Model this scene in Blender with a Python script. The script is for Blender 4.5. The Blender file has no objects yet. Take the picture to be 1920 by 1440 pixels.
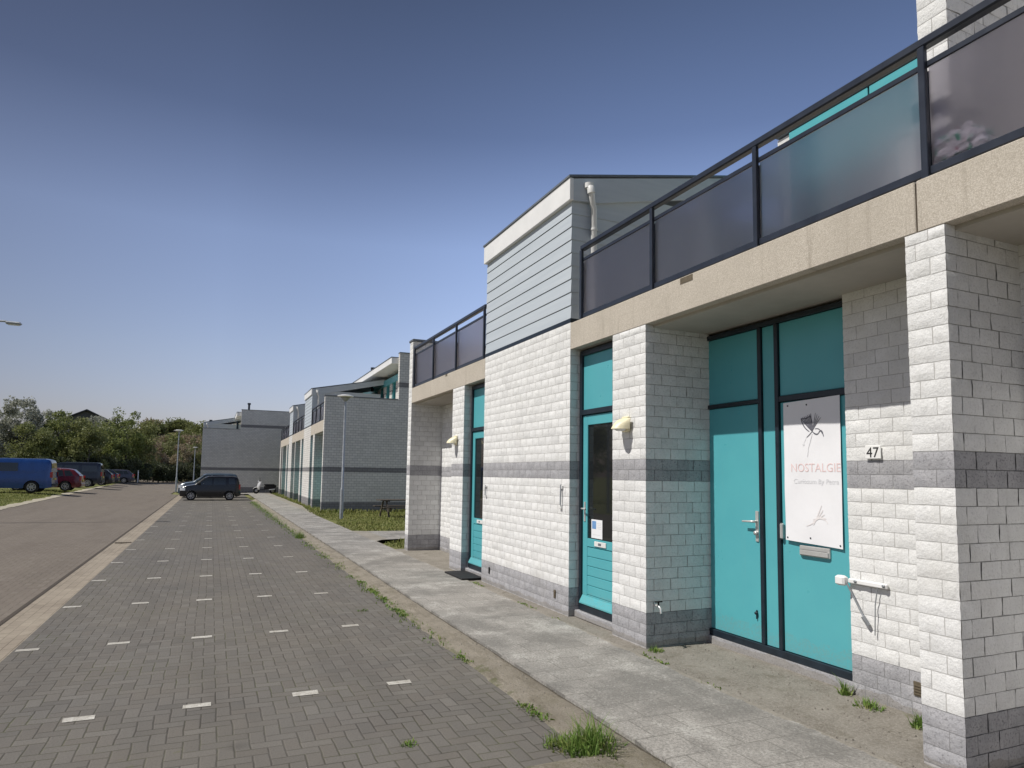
import bpy, math, random
from mathutils import Vector, Matrix, noise
rnd = random.Random(7)
scene = bpy.context.scene
COL = scene.collection
R = math.radians

# ------------------------------------------------------------------ camera
cam = bpy.data.cameras.new('camera'); camo = bpy.data.objects.new('camera', cam); COL.objects.link(camo)
YAW, PITCH, ROLL, EYE = 0.416728649, 0.0861856948, 0.0149392025, 1.9
cy_, sy_, cp_, sp_ = math.cos(YAW), math.sin(YAW), math.cos(PITCH), math.sin(PITCH)
fw = Vector((sy_*cp_, cy_*cp_, sp_)); rt = Vector((cy_, -sy_, 0)); up = rt.cross(fw)
r2 = math.cos(ROLL)*rt + math.sin(ROLL)*up; u2 = -math.sin(ROLL)*rt + math.cos(ROLL)*up
mw = Matrix((r2, u2, -fw)).transposed().to_4x4(); mw.translation = (0, 0, EYE)
camo.matrix_world = mw
cam.sensor_width = 36; cam.lens = 1262.93/1920*36; cam.shift_y = 61.6/1920
cam.clip_start = 0.05; cam.clip_end = 3000
scene.camera = camo

# ------------------------------------------------------------------ sky and sun
SUN_EL, SUN_T = 54.0, 0.075            # light comes from -X, a touch from +Y
sun_az = math.atan2(-1.0, SUN_T)       # angle from +Y toward +X
world = bpy.data.worlds.new('World'); scene.world = world; world.use_nodes = True
wt = world.node_tree; wt.nodes.clear()
wo = wt.nodes.new('ShaderNodeOutputWorld'); bg = wt.nodes.new('ShaderNodeBackground')
sky = wt.nodes.new('ShaderNodeTexSky'); sky.sky_type = 'NISHITA'; sky.sun_disc = False
sky.sun_elevation = R(SUN_EL); sky.sun_rotation = sun_az
sky.air_density = 1.0; sky.dust_density = 1.6; sky.ozone_density = 2.0; sky.altitude = 0
bg.inputs[1].default_value = 0.14
gc = wt.nodes.new('ShaderNodeTexCoord'); sx = wt.nodes.new('ShaderNodeSeparateXYZ'); wt.links.new(gc.outputs['Generated'], sx.inputs[0])
cr_ = wt.nodes.new('ShaderNodeValToRGB'); wt.links.new(sx.outputs[2], cr_.inputs[0])
el = cr_.color_ramp.elements
for _ in range(3): el.new(.5)
for e_, (p_, c_) in zip(el, ((0.0, (.84, .72, .82)), (.16, (.86, .75, .78)), (.32, (.82, .73, .76)), (.46, (.44, .41, .45)), (.62, (.28, .265, .285)))): e_.position = p_; e_.color = (*c_, 1)
mx_ = wt.nodes.new('ShaderNodeMix'); mx_.data_type = 'RGBA'; mx_.blend_type = 'MULTIPLY'; mx_.inputs[0].default_value = 1
wt.links.new(sky.outputs[0], mx_.inputs[6]); wt.links.new(cr_.outputs[0], mx_.inputs[7]); ax_ = wt.nodes.new('ShaderNodeMapRange'); wt.links.new(sx.outputs[0], ax_.inputs[0]); ax_.interpolation_type = 'SMOOTHSTEP'
ax_.inputs[1].default_value = -.02; ax_.inputs[2].default_value = .62; ax_.inputs[3].default_value = .95; ax_.inputs[4].default_value = 1.62
al_ = wt.nodes.new('ShaderNodeMapRange'); wt.links.new(sx.outputs[0], al_.inputs[0]); al_.inputs[1].default_value = -.32; al_.inputs[2].default_value = .0; al_.inputs[3].default_value = .62; al_.inputs[4].default_value = 1.0
am_ = wt.nodes.new('ShaderNodeMath'); am_.operation = 'MULTIPLY'; wt.links.new(ax_.outputs[0], am_.inputs[0]); wt.links.new(al_.outputs[0], am_.inputs[1])
vm_ = wt.nodes.new('ShaderNodeVectorMath'); vm_.operation = 'SCALE'; wt.links.new(mx_.outputs[2], vm_.inputs[0]); wt.links.new(am_.outputs[0], vm_.inputs['Scale']); wt.links.new(vm_.outputs[0], bg.inputs[0]); wt.links.new(bg.outputs[0], wo.inputs[0])
sl = bpy.data.lights.new('sun', 'SUN'); sl.energy = 3.6; sl.angle = R(0.5); sl.color = (1, 0.962, 0.90)
so = bpy.data.objects.new('sun', sl); COL.objects.link(so)
sd = Vector((-math.cos(R(SUN_EL)), SUN_T*math.cos(R(SUN_EL)), math.sin(R(SUN_EL)))).normalized()
so.rotation_euler = sd.to_track_quat('Z', 'Y').to_euler(); so.location = (-20, 5, 40)
vs = scene.view_settings; vs.view_transform = 'Standard'; vs.look = 'None'; vs.gamma = 1; vs.use_curve_mapping = False
vs.exposure = 0.30

# ------------------------------------------------------------------ object helpers
def tag(o, label=None, cat=None, group=None, kind=None):
    if label: o['label'] = label
    if cat: o['category'] = cat
    if group: o['group'] = group
    if kind: o['kind'] = kind
    return o
def empty(name, loc=(0, 0, 0), rz=0, scale=1):
    o = bpy.data.objects.new(name, None); COL.objects.link(o)
    o.location = loc; o.rotation_euler = (0, 0, rz); o.scale = (scale,)*3; o.empty_display_size = .2
    return o
def copy_tree(o, parent=None):
    c = o.copy(); COL.objects.link(c); c.parent = parent
    for ch in list(o.children): copy_tree(ch, c)
    return c

class MB:
    """collects faces with material slots, then links them as one mesh object"""
    def __init__(s): s.v = []; s.f = []; s.m = []; s.sm = []; s.tone = {}
    def face(s, pts, m=0, sm=False):
        b = len(s.v); s.v += [tuple(p) for p in pts]; s.f.append(tuple(range(b, b+len(pts)))); s.m.append(m); s.sm.append(sm)
    def grid(s, rows, m=0, sm=True, flip=False, mf=None, close=False):
        b = len(s.v); nr, nc = len(rows), len(rows[0])
        for r in rows: s.v += [tuple(p) for p in r]
        for i in range(nr-1):
            for j in range(nc if close else nc-1):
                k = (j+1) % nc
                q = (b+i*nc+j, b+i*nc+k, b+(i+1)*nc+k, b+(i+1)*nc+j)
                s.f.append(q[::-1] if flip else q); s.m.append(mf(i, j) if mf else m); s.sm.append(sm)
    def box(s, x0, x1, y0, y1, z0, z1, m=0):
        x0, x1 = min(x0, x1), max(x0, x1); y0, y1 = min(y0, y1), max(y0, y1); z0, z1 = min(z0, z1), max(z0, z1)
        b = len(s.v)
        s.v += [(x0,y0,z0),(x1,y0,z0),(x1,y1,z0),(x0,y1,z0),(x0,y0,z1),(x1,y0,z1),(x1,y1,z1),(x0,y1,z1)]
        for q in ((0,3,2,1),(4,5,6,7),(0,1,5,4),(1,2,6,5),(2,3,7,6),(3,0,4,7)):
            s.f.append(tuple(b+i for i in q)); s.m.append(m); s.sm.append(False)
    def bbox(s, x0, x1, y0, y1, z0, z1, c=.006, m=0):
        """box with chamfered edges"""
        x0, x1 = min(x0, x1), max(x0, x1); y0, y1 = min(y0, y1), max(y0, y1); z0, z1 = min(z0, z1), max(z0, z1)
        c = min(c, (x1-x0)*.45, (y1-y0)*.45, (z1-z0)*.45)
        rings = []
        def ring(z, i):
            a = c if i == 1 else 0
            X0, X1, Y0, Y1 = x0+a, x1-a, y0+a, y1-a
            k = c
            return [(X0+k,Y0,z),(X1-k,Y0,z),(X1,Y0+k,z),(X1,Y1-k,z),(X1-k,Y1,z),(X0+k,Y1,z),(X0,Y1-k,z),(X0,Y0+k,z)]
        rs = [ring(z0, 1), ring(z0+c, 0), ring(z1-c, 0), ring(z1, 1)]
        s.grid(rs, m, False, False, None, True)
        s.face(rs[0][::-1], m); s.face(rs[3], m)
    def tube(s, pts, r, n=8, m=0, caps=True):
        rows = []; pts = [Vector(p) for p in pts]
        rr = r if isinstance(r, (list, tuple)) else [r]*len(pts)
        t0 = (pts[1]-pts[0]).normalized()
        a = t0.orthogonal().normalized()
        for i, p in enumerate(pts):
            t = (pts[min(i+1, len(pts)-1)]-pts[max(i-1, 0)]).normalized()
            a = (a - t*a.dot(t)).normalized(); bb = t.cross(a)
            rows.append([p+(a*math.cos(2*math.pi*k/n)+bb*math.sin(2*math.pi*k/n))*rr[i] for k in range(n)])
        s.grid(rows, m, True, False, None, True)
        if caps: s.face(rows[0][::-1], m); s.face(rows[-1], m)
    def lathe(s, prof, c, axis='z', n=20, m=0, mf=None):
        rows = []
        for r, h in prof:
            row = []
            for k in range(n):
                a = 2*math.pi*k/n; p, q = r*math.cos(a), r*math.sin(a)
                row.append({'z': (c[0]+p, c[1]+q, c[2]+h), 'y': (c[0]+p, c[1]+h, c[2]+q), 'x': (c[0]+h, c[1]+p, c[2]+q)}[axis])
            rows.append(row)
        s.grid(rows, m, True, axis == 'y', mf, True)
    def build(s, name, mats, parent=None, loc=None, rz=None):
        me = bpy.data.meshes.new(name); me.from_pydata(s.v, [], s.f)
        if not isinstance(mats, (list, tuple)): mats = [mats]
        for mm in mats: me.materials.append(mm)
        me.polygons.foreach_set('material_index', s.m); me.polygons.foreach_set('use_smooth', s.sm)
        if s.tone:
            at_ = me.attributes.new('tone', 'FLOAT', 'FACE'); at_.data.foreach_set('value', [s.tone.get(i, .5) for i in range(len(s.f))])
        me.update()
        o = bpy.data.objects.new(name, me); COL.objects.link(o)
        if parent: o.parent = parent
        if loc: o.location = loc
        if rz is not None: o.rotation_euler = (0, 0, rz)
        return o

# ------------------------------------------------------------------ material helpers
class NT:
    def __init__(s, name):
        s.mat = bpy.data.materials.new(name); s.mat.use_nodes = True; s.t = s.mat.node_tree
        s.bsdf = s.t.nodes['Principled BSDF']; s.out = s.t.nodes['Material Output']
    def n(s, t, **k):
        x = s.t.nodes.new(t)
        for a, b in k.items(): setattr(x, a, b)
        return x
    def l(s, a, b): s.t.links.new(a, b)
    def set(s, sock, v):
        if isinstance(v, bpy.types.NodeSocket): s.l(v, sock)
        elif isinstance(v, (tuple, list)) and len(v) == 3 and sock.type == 'RGBA': sock.default_value = (*v, 1)
        else: sock.default_value = v
    def math(s, op, a, b=None, c=None):
        x = s.n('ShaderNodeMath', operation=op); s.set(x.inputs[0], a)
        if b is not None: s.set(x.inputs[1], b)
        if c is not None: s.set(x.inputs[2], c)
        return x.outputs[0]
    def mix(s, f, a, b, mode='MIX'):
        x = s.n('ShaderNodeMix', data_type='RGBA', blend_type=mode, clamp_factor=True)
        s.set(x.inputs[0], f); s.set(x.inputs[6], a); s.set(x.inputs[7], b); return x.outputs[2]
    def co(s, kind='Object'):
        return s.n('ShaderNodeTexCoord').outputs[kind]
    def xyz(s, v):
        x = s.n('ShaderNodeSeparateXYZ'); s.l(v, x.inputs[0]); return x.outputs
    def comb(s, a, b, c=0.0):
        x = s.n('ShaderNodeCombineXYZ'); s.set(x.inputs[0], a); s.set(x.inputs[1], b); s.set(x.inputs[2], c); return x.outputs[0]
    def noise(s, scale, detail=4, rough=.6, vec=None, color=False, dist=0):
        x = s.n('ShaderNodeTexNoise'); x.inputs['Scale'].default_value = scale; x.inputs['Detail'].default_value = detail
        x.inputs['Roughness'].default_value = rough; x.inputs['Distortion'].default_value = dist
        s.l(vec if vec is not None else s.co(), x.inputs['Vector']); return x.outputs['Color' if color else 'Fac']
    def ramp(s, f, stops):
        x = s.n('ShaderNodeValToRGB'); e = x.color_ramp.elements
        while len(e) < len(stops): e.new(.5)
        for i, (p, c) in enumerate(stops):
            e[i].position = p; e[i].color = (c, c, c, 1) if isinstance(c, (int, float)) else (*c, 1)
        s.l(f, x.inputs[0]); return x.outputs[0]
    def bump(s, h, st=.3, d=.01):
        x = s.n('ShaderNodeBump'); x.inputs['Strength'].default_value = st; x.inputs['Distance'].default_value = d
        s.l(h, x.inputs['Height']); s.l(x.outputs[0], s.bsdf.inputs['Normal'])
    def done(s, col=None, rough=None, metal=None, spec=None):
        b = s.bsdf
        if col is not None: s.set(b.inputs['Base Color'], col)
        if rough is not None: s.set(b.inputs['Roughness'], rough)
        if metal is not None: s.set(b.inputs['Metallic'], metal)
        if spec is not None: s.set(b.inputs['Specular IOR Level'], spec)
        return s.mat
def scalec(c, k): return tuple(min(1, x*k) for x in c)
def plain(name, col, rough=.5, metal=0, var=.12, sc=3, bump=0, bsc=60, spec=.5):
    t = NT(name); f = t.noise(sc, 5, .65)
    c = t.mix(t.ramp(f, [(.3, 0.), (.7, 1.)]), scalec(col, 1-var), scalec(col, 1+var))
    rr = t.math('MULTIPLY_ADD', f, .2, rough-.1)
    if bump: t.bump(t.noise(bsc, 4, .6), bump, .004)
    return t.done(c, rr, metal, spec)

M = {}
# ---- split-face block materials (geometry carries the joints on the near building)
def block_mat(name, c0, c1, speck, rough=.9):
    t = NT(name)
    big = t.noise(1.1, 5, .6); fine = t.noise(55, 3, .7); mid = t.noise(7, 4, .6)
    c = t.mix(t.ramp(mid, [(.3, 0.), (.72, 1.)]), c0, c1)
    c = t.mix(t.math('MULTIPLY', t.ramp(fine, [(.52, 0.), (.68, 1.)]), speck), c, scalec(c0, .45))
    c = t.mix(t.math('MULTIPLY', t.ramp(big, [(.55, 0.), (.8, 1.)]), .35), c, (c0[0]*.72, c0[1]*.69, c0[2]*.62))
    at_ = t.n('ShaderNodeAttribute', attribute_name='tone').outputs['Fac']
    c = t.mix(1.0, c, t.ramp(at_, [(0., .92), (.5, 1.03), (1., 1.08)]), 'MULTIPLY')
    px_, py_, pz_ = t.xyz(t.co())
    streak = t.noise(1.0, 5, .7, t.comb(t.math('MULTIPLY', t.math('ADD', px_, py_), 8.0), t.math('MULTIPLY', pz_, .45)))
    c = t.mix(t.math('MULTIPLY', t.ramp(streak, [(.58, 0.), (.76, 1.)]), .22), c, (c0[0]*.5, c0[1]*.49, c0[2]*.46))
    z = t.xyz(t.co())[2]                                     # splash-back dirt near the ground (a stain with its own outline)
    dirt = t.math('MULTIPLY', t.math('LESS_THAN', t.math('ADD', z, t.math('MULTIPLY', t.noise(3.2, 4), .16)), .19), .35)
    c = t.mix(dirt, c, (.22, .19, .14))
    t.bump(t.noise(34, 6, .75), .8, .012)
    return t.done(c, rough, 0, .25)
M['white_block'] = block_mat('white_block', (.80, .80, .788), (.715, .715, .70), .26)
M['grey_block'] = block_mat('grey_block', (.44, .435, .45), (.33, .33, .345), .8)
t = NT('mortar'); z = t.xyz(t.co())[2]
gb = t.math('MAXIMUM', t.math('LESS_THAN', z, .425), t.math('MULTIPLY', t.math('GREATER_THAN', z, 1.85), t.math('LESS_THAN', z, 2.1)))
M['mortar'] = t.done(t.mix(gb, t.mix(t.noise(9, 5), (.44, .43, .41), (.54, .53, .51)), t.mix(t.noise(9, 5), (.22, .22, .22), (.30, .30, .30))), .95, 0, .2)
# ---- brick wall made in the shader for the far buildings
def wall_mat(name, bands, k=1.0):
    t = NT(name); p = t.co(); x, y, z = t.xyz(p)
    ge = t.n('ShaderNodeNewGeometry'); nx = t.math('ABSOLUTE', t.xyz(t.n('ShaderNodeTexCoord').outputs['Normal'])[0])
    u = t.mix(t.math('GREATER_THAN', nx, .5), x, y)
    b = t.n('ShaderNodeTexBrick'); t.l(t.comb(u, z), b.inputs['Vector'])
    b.inputs['Scale'].default_value = 1; b.inputs['Brick Width'].default_value = .245; b.inputs['Row Height'].default_value = .12
    b.inputs['Mortar Size'].default_value = .009; b.inputs['Mortar Smooth'].default_value = .2; b.inputs['Bias'].default_value = 0
    b.inputs['Color1'].default_value = (.74*k, .725*k, .69*k, 1); b.inputs['Color2'].default_value = (.64*k, .63*k, .605*k, 1); b.inputs['Mortar'].default_value = (.42*k, .41*k, .4*k, 1)
    dark = None
    for z0, z1 in bands:
        mm = t.math('MULTIPLY', t.math('GREATER_THAN', z, z0), t.math('LESS_THAN', z, z1))
        dark = mm if dark is None else t.math('MAXIMUM', dark, mm)
    c = t.mix(dark, b.outputs[0], t.mix(1.0, b.outputs[0], (.36, .36, .385), 'MULTIPLY'))
    c = t.mix(t.math('MULTIPLY', t.ramp(t.noise(.7, 5, .65, p), [(.45, 0.), (.75, 1.)]), .28), c, t.mix(1.0, c, (.7, .68, .64), 'MULTIPLY'))
    c = t.mix(t.math('MULTIPLY', t.noise(30, 3, .7, p), .25), c, t.mix(1.0, c, (.6, .6, .6), 'MULTIPLY'))
    h = t.math('ADD', t.math('MULTIPLY', b.outputs[1], -.6), t.math('MULTIPLY', t.noise(26, 4, .7, p), .7))
    t.bump(h, .5, .012)
    return t.done(c, .9, 0, .25)
# ---- concrete, paint, metal, glass
t = NT('concrete_beam'); p = t.co()
c = t.mix(t.ramp(t.noise(120, 2, .8), [(.42, 0.), (.6, 1.)]), (.435, .39, .325), (.60, .55, .475))
c = t.mix(t.math('MULTIPLY', t.ramp(t.noise(1.3, 5, .6), [(.45, 0.), (.7, 1.)]), .5), c, (.41, .37, .31))
x, y, z = t.xyz(p)
streak = t.noise(1.0, 4, .7, t.comb(t.math('MULTIPLY', y, 9.0), t.math('MULTIPLY', z, .5), x))
c = t.mix(t.math('MULTIPLY', t.ramp(streak, [(.55, 0.), (.74, 1.)]), .5), c, (.25, .215, .17))
t.bump(t.noise(110, 3, .8), .6, .006); M['concrete'] = t.done(c, .92, 0, .25)
M['soffit'] = plain('soffit_paint', (.44, .41, .36), .85, 0, .1, 2)
t = NT('teal_paint'); p = t.co()
c = t.mix(t.ramp(t.noise(1.6, 4, .6), [(.35, 0.), (.7, 1.)]), (.09, .385, .435), (.10, .415, .455))
c = t.mix(t.math('MULTIPLY', t.ramp(t.noise(9, 5, .7), [(.58, 0.), (.75, 1.)]), .25), c, (.13, .42, .45))
x, y, z = t.xyz(p)
spl = t.math('LESS_THAN', t.math('ADD', z, t.math('MULTIPLY', t.noise(6, 5, .7), .5)), .62)
c = t.mix(t.math('MULTIPLY', spl, t.math('MULTIPLY', t.ramp(t.noise(40, 4, .8), [(.42, 0.), (.62, 1.)]), .4)), c, (.20, .30, .28))
dr = t.noise(1.0, 4, .7, t.comb(t.math('MULTIPLY', y, 14.0), t.math('MULTIPLY', z, .6)))
c = t.mix(t.math('MULTIPLY', t.ramp(dr, [(.56, 0.), (.76, 1.)]), .2), c, (.16, .36, .37))
M['teal'] = t.done(c, t.math('MULTIPLY_ADD', t.noise(5, 4), .3, .18), 0, .5)
M['teal_pale'] = plain('sheltered_teal', (.30, .52, .52), .6, 0, .08, 2)
M['frame'] = plain('dark_frame_paint', (.012, .02, .03), .38, 0, .3, 6)
M['rail'] = plain('railing_paint', (.022, .028, .042), .36, 0, .25, 5)
M['siding'] = None
t = NT('grey_siding'); x, y, z = t.xyz(t.co())
c = t.mix(t.ramp(t.noise(1, 4, .6, t.comb(t.math('MULTIPLY', y, .8), t.math('MULTIPLY', z, 14.0), x)), [(.3, 0.), (.7, 1.)]), (.46, .51, .555), (.52, .57, .61))
M['siding'] = t.done(c, .5, 0, .35)
M['white'] = plain('white_trim', (.80, .80, .79), .45, 0, .06, 2)
M['zinc'] = plain('roof_edge_metal', (.16, .18, .2), .5, .3, .15, 4)
M['roofing'] = plain('roof_felt', (.10, .11, .12), .9, 0, .2, 4, .3)
M['pvc'] = plain('white_pvc', (.74, .74, .72), .4, 0, .08, 4)
M['cream'] = plain('cream_plastic', (.78, .72, .50), .4, 0, .08, 12)
M['steel'] = plain('brushed_steel', (.60, .60, .585), .36, .45, .06, 12)
M['galv'] = plain('galvanised_steel', (.36, .38, .40), .5, .55, .18, 8)
M['black'] = plain('black_rubber', (.012, .012, .013), .8, 0, .3, 20, .3)
M['brown_metal'] = plain('brown_vent', (.13, .105, .07), .7, .1, .3, 30)
t = NT('dark_window_glass'); M['glass'] = t.done(t.mix(t.noise(.8, 2), (.008, .010, .012), (.016, .017, .017)), .035, 0, .6)
t = NT('frosted_panel'); t.bsdf.inputs['Transmission Weight'].default_value = 1; t.bsdf.inputs['IOR'].default_value = 1.35
M['frost'] = t.done(t.mix(t.noise(1.4, 3), (.46, .44, .49), (.53, .51, .55)), t.math('MULTIPLY_ADD', t.noise(180, 2), .04, .27), 0, .5)
tr = t.n('ShaderNodeBsdfTransparent'); tr.inputs[0].default_value = (.78, .75, .79, 1); mx = t.n('ShaderNodeMixShader'); mx.inputs[0].default_value = .2
t.l(t.bsdf.outputs[0], mx.inputs[1]); t.l(tr.outputs[0], mx.inputs[2]); t.l(mx.outputs[0], t.out.inputs[0])
M['banner'] = plain('banner_vinyl', (.84, .84, .86), .45, 0, .03, 3)
M['pink_ink'] = plain('pink_ink', (.81, .63, .62), .6, 0, .12, 20)
M['grey_ink'] = plain('grey_ink', (.69, .695, .715), .6, 0, .08, 20)
M['dark_ink'] = plain('charcoal_ink', (.13, .13, .155), .6, 0, .25, 30)
M['pale_ink'] = plain('pale_ink', (.79, .755, .75), .6, 0, .03, 20)
M['black_ink'] = plain('black_ink', (.02, .02, .02), .6, 0, .1, 20)
M['blue_ink'] = plain('blue_ink', (.16, .32, .6), .6, 0, .1, 20)
M['enamel'] = plain('white_enamel', (.82, .82, .80), .3, 0, .04, 20)

# ------------------------------------------------------------------ ground materials
def paver_mat(name, cols, w, joint, moss, bumpd=.006):
    """90 degree herringbone of 2:1 bricks"""
    t = NT(name); p = t.co(); x, y, z = t.xyz(p)
    X = t.math('DIVIDE', t.math('ADD', x, 200.0), w); Y = t.math('DIVIDE', t.math('ADD', y, 200.0), w)
    wob = t.noise(2.2, 3, .5, p, True); wx, wy, wz = t.xyz(wob)
    X = t.math('ADD', X, t.math('MULTIPLY', t.math('SUBTRACT', wx, .5), .35)); Y = t.math('ADD', Y, t.math('MULTIPLY', t.math('SUBTRACT', wy, .5), .35))
    i = t.math('FLOOR', X); j = t.math('FLOOR', Y); fx = t.math('FRACT', X); fy = t.math('FRACT', Y)
    m = t.math('FLOORED_MODULO', t.math('SUBTRACT', i, j), 4.0)
    is1 = t.math('COMPARE', m, 1.0, .1); is2 = t.math('COMPARE', m, 2.0, .1); isv = t.math('GREATER_THAN', m, 1.5)
    along = t.mix(isv, t.math('ADD', fx, is1), t.math('ADD', fy, is2)); across = t.mix(isv, fy, fx)
    d = t.math('MINIMUM', t.math('MINIMUM', along, t.math('SUBTRACT', 2.0, along)), t.math('MINIMUM', across, t.math('SUBTRACT', 1.0, across)))
    idn = t.n('ShaderNodeTexWhiteNoise', noise_dimensions='2D'); t.l(t.comb(t.math('SUBTRACT', i, is1), t.math('SUBTRACT', j, is2)), idn.inputs['Vector'])
    rv = idn.outputs['Value']
    c = t.ramp(rv, [(0., cols[0]), (.35, cols[1]), (.7, cols[2]), (1., cols[3])])
    c = t.mix(t.math('MULTIPLY', t.ramp(t.noise(.35, 5, .65, p), [(.4, 0.), (.65, 1.)]), .55), c, cols[4])
    c = t.mix(t.math('MULTIPLY', t.ramp(t.noise(70, 3, .7, p), [(.45, 0.), (.65, 1.)]), .35), c, scalec(cols[0], .6))
    jn = t.math('SUBTRACT', 1.0, t.ramp(d, [(joint*.45, 0.), (joint*1.2, 1.)]))
    mossf = t.ramp(t.noise(.9, 5, .7, p), [(.46, 0.), (.62, 1.)])
    jc = t.mix(t.math('MULTIPLY', mossf, moss), (.045, .04, .033), (.075, .085, .025))
    st = t.ramp(t.noise(1.0, 4, .6, t.comb(t.math('MULTIPLY', x, 1.6), t.math('MULTIPLY', y, .22))), [(.46, 0.), (.66, 1.)])
    c = t.mix(t.math('MULTIPLY', st, .3), c, scalec(cols[0], .72))
    oil = t.ramp(t.noise(1.1, 3, .5, t.comb(x, y, 7.7)), [(.70, 0.), (.76, 1.)])
    c = t.mix(t.math('MULTIPLY', oil, .35), c, scalec(cols[0], .5))
    jv = t.ramp(t.noise(1.4, 4, .7, t.comb(x, y, 3.1)), [(.35, .28), (.68, .72)])
    c = t.mix(t.math('MULTIPLY', jn, jv), c, jc)
    # moss creeping over the stones here and there
    mo = t.math('MULTIPLY', t.ramp(t.noise(6, 5, .75, p), [(.62, 0.), (.72, 1.)]), t.math('MULTIPLY', mossf, moss*.7))
    c = t.mix(mo, c, (.11, .115, .04))
    h = t.math('ADD', t.math('MULTIPLY', t.ramp(d, [(0., 0.), (joint*1.6, 1.)]), 1.0), t.math('ADD', t.math('MULTIPLY', rv, .3), t.math('MULTIPLY', t.noise(60, 3, .7, p), .3)))
    t.bump(h, .7, bumpd)
    return t.done(c, .9, 0, .22)
M['parking'] = paver_mat('grey_pavers', [(.125, .117, .107), (.152, .143, .131), (.138, .126, .113), (.172, .162, .148), (.172, .155, .130)], .108, .058, .75)
M['road'] = paver_mat('red_brown_bricks', [(.160, .136, .112), (.186, .160, .133), (.172, .146, .122), (.202, .176, .148), (.195, .170, .140)], .105, .05, .2)
t = NT('gutter_concrete'); p = t.co(); x, y, z = t.xyz(p)
b = t.n('ShaderNodeTexBrick'); t.l(t.comb(y, t.math('SUBTRACT', x, .02)), b.inputs['Vector']); b.offset = .5
b.inputs['Scale'].default_value = 1; b.inputs['Brick Width'].default_value = .22; b.inputs['Row Height'].default_value = .115; b.inputs['Mortar Size'].default_value = .005
b.inputs['Color1'].default_value = (.285, .245, .195, 1); b.inputs['Color2'].default_value = (.235, .2, .16, 1); b.inputs['Mortar'].default_value = (.14, .12, .09, 1)
c = t.mix(t.math('MULTIPLY', t.ramp(t.noise(.8, 6, .7), [(.4, 0.), (.68, 1.)]), .6), b.outputs[0], (.36, .315, .25))
c = t.mix(t.math('MULTIPLY', t.ramp(t.noise(5, 5, .7), [(.55, 0.), (.7, 1.)]), .5), c, (.19, .165, .125))
t.bump(t.noise(50, 4, .7), .5, .006); M['gutter'] = t.done(c, .92, 0, .2)
t = NT('kerb_sand'); p = t.co()
c = t.mix(t.ramp(t.noise(3, 6, .75), [(.35, 0.), (.65, 1.)]), (.25, .225, .185), (.36, .325, .27))
c = t.mix(t.math('MULTIPLY', t.ramp(t.noise(60, 3, .8), [(.4, 0.), (.6, 1.)]), .5), c, (.20, .17, .125))
c = t.mix(t.math('MULTIPLY', t.ramp(t.noise(1.2, 5, .7), [(.55, 0.), (.7, 1.)]), .5), c, (.15, .135, .075))
x, y, z = t.xyz(p)
gap = t.math('MULTIPLY', t.math('GREATER_THAN', t.math('ADD', x, t.math('MULTIPLY', t.noise(4, 3), .03)), 2.79), .7)
c = t.mix(gap, c, (.055, .048, .036))
c = t.mix(t.math('MULTIPLY', t.ramp(t.noise(1.0, 5, .75, t.comb(t.math('MULTIPLY', x, 7.0), t.math('MULTIPLY', y, 1.3))), [(.5, 0.), (.64, 1.)]), .55), c, (.145, .125, .09))
c = t.mix(t.math('MULTIPLY', t.ramp(t.noise(13, 6, .8), [(.55, 0.), (.68, 1.)]), .6), c, (.36, .335, .29))
gm = t.math('MULTIPLY', t.ramp(t.noise(5, 5, .8), [(.5, 0.), (.6, 1.)]), t.math('LESS_THAN', t.math('ADD', x, t.math('MULTIPLY', t.noise(3, 4), .25)), 2.66))
c = t.mix(t.math('MULTIPLY', gm, .55), c, (.10, .115, .04))
t.bump(t.noise(30, 6, .8), .95, .03); M['kerb'] = t.done(c, .95, 0, .2)
t = NT('concrete_slabs'); p = t.co(); x, y, z = t.xyz(p)
b = t.n('ShaderNodeTexBrick'); t.l(t.comb(t.math('SUBTRACT', x, 2.8), y), b.inputs['Vector']); b.offset = .5
b.inputs['Scale'].default_value = 1; b.inputs['Brick Width'].default_value = .343; b.inputs['Row Height'].default_value = .343; b.inputs['Mortar Size'].default_value = .005
b.inputs['Color1'].default_value = (.36, .343, .315, 1); b.inputs['Color2'].default_value = (.30, .286, .262, 1); b.inputs['Mortar'].default_value = (.20, .19, .17, 1)
c = t.mix(t.math('MULTIPLY', t.ramp(t.noise(1.7, 7, .75, p, False, .3), [(.52, 0.), (.62, 1.)]), .7), b.outputs[0], (.50, .485, .45))
c = t.mix(t.math('MULTIPLY', t.ramp(t.noise(.9, 6, .7, p), [(.47, 0.), (.6, 1.)]), .75), c, (.19, .183, .168))
c = t.mix(t.math('MULTIPLY', t.ramp(t.noise(45, 4, .85, p), [(.44, 0.), (.6, 1.)]), .6), c, (.125, .12, .112))
c = t.mix(t.math('MULTIPLY', t.ramp(t.noise(28, 3, .8, p), [(.58, 0.), (.7, 1.)]), .45), c, (.52, .51, .48))
h = t.math('ADD', t.noise(45, 4, .8, p), t.math('MULTIPLY', b.outputs[1], -.25)); t.bump(h, .8, .010); edge = t.math('MULTIPLY', t.math('GREATER_THAN', t.math('ADD', x, t.math('MULTIPLY', t.noise(2.4, 5, .7, p), .22)), 4.24), t.math('LESS_THAN', x, 4.6))
c = t.mix(t.math('MULTIPLY', edge, .5), c, (.27, .24, .19))
M['slabs'] = t.done(c, .93, 0, .2)
t = NT('sandy_soil'); p = t.co()
c = t.mix(t.ramp(t.noise(2.5, 6, .75), [(.35, 0.), (.65, 1.)]), (.185, .168, .14), (.27, .25, .215))
c = t.mix(t.math('MULTIPLY', t.ramp(t.noise(55, 3, .8), [(.45, 0.), (.62, 1.)]), .6), c, (.36, .335, .30))
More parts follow.
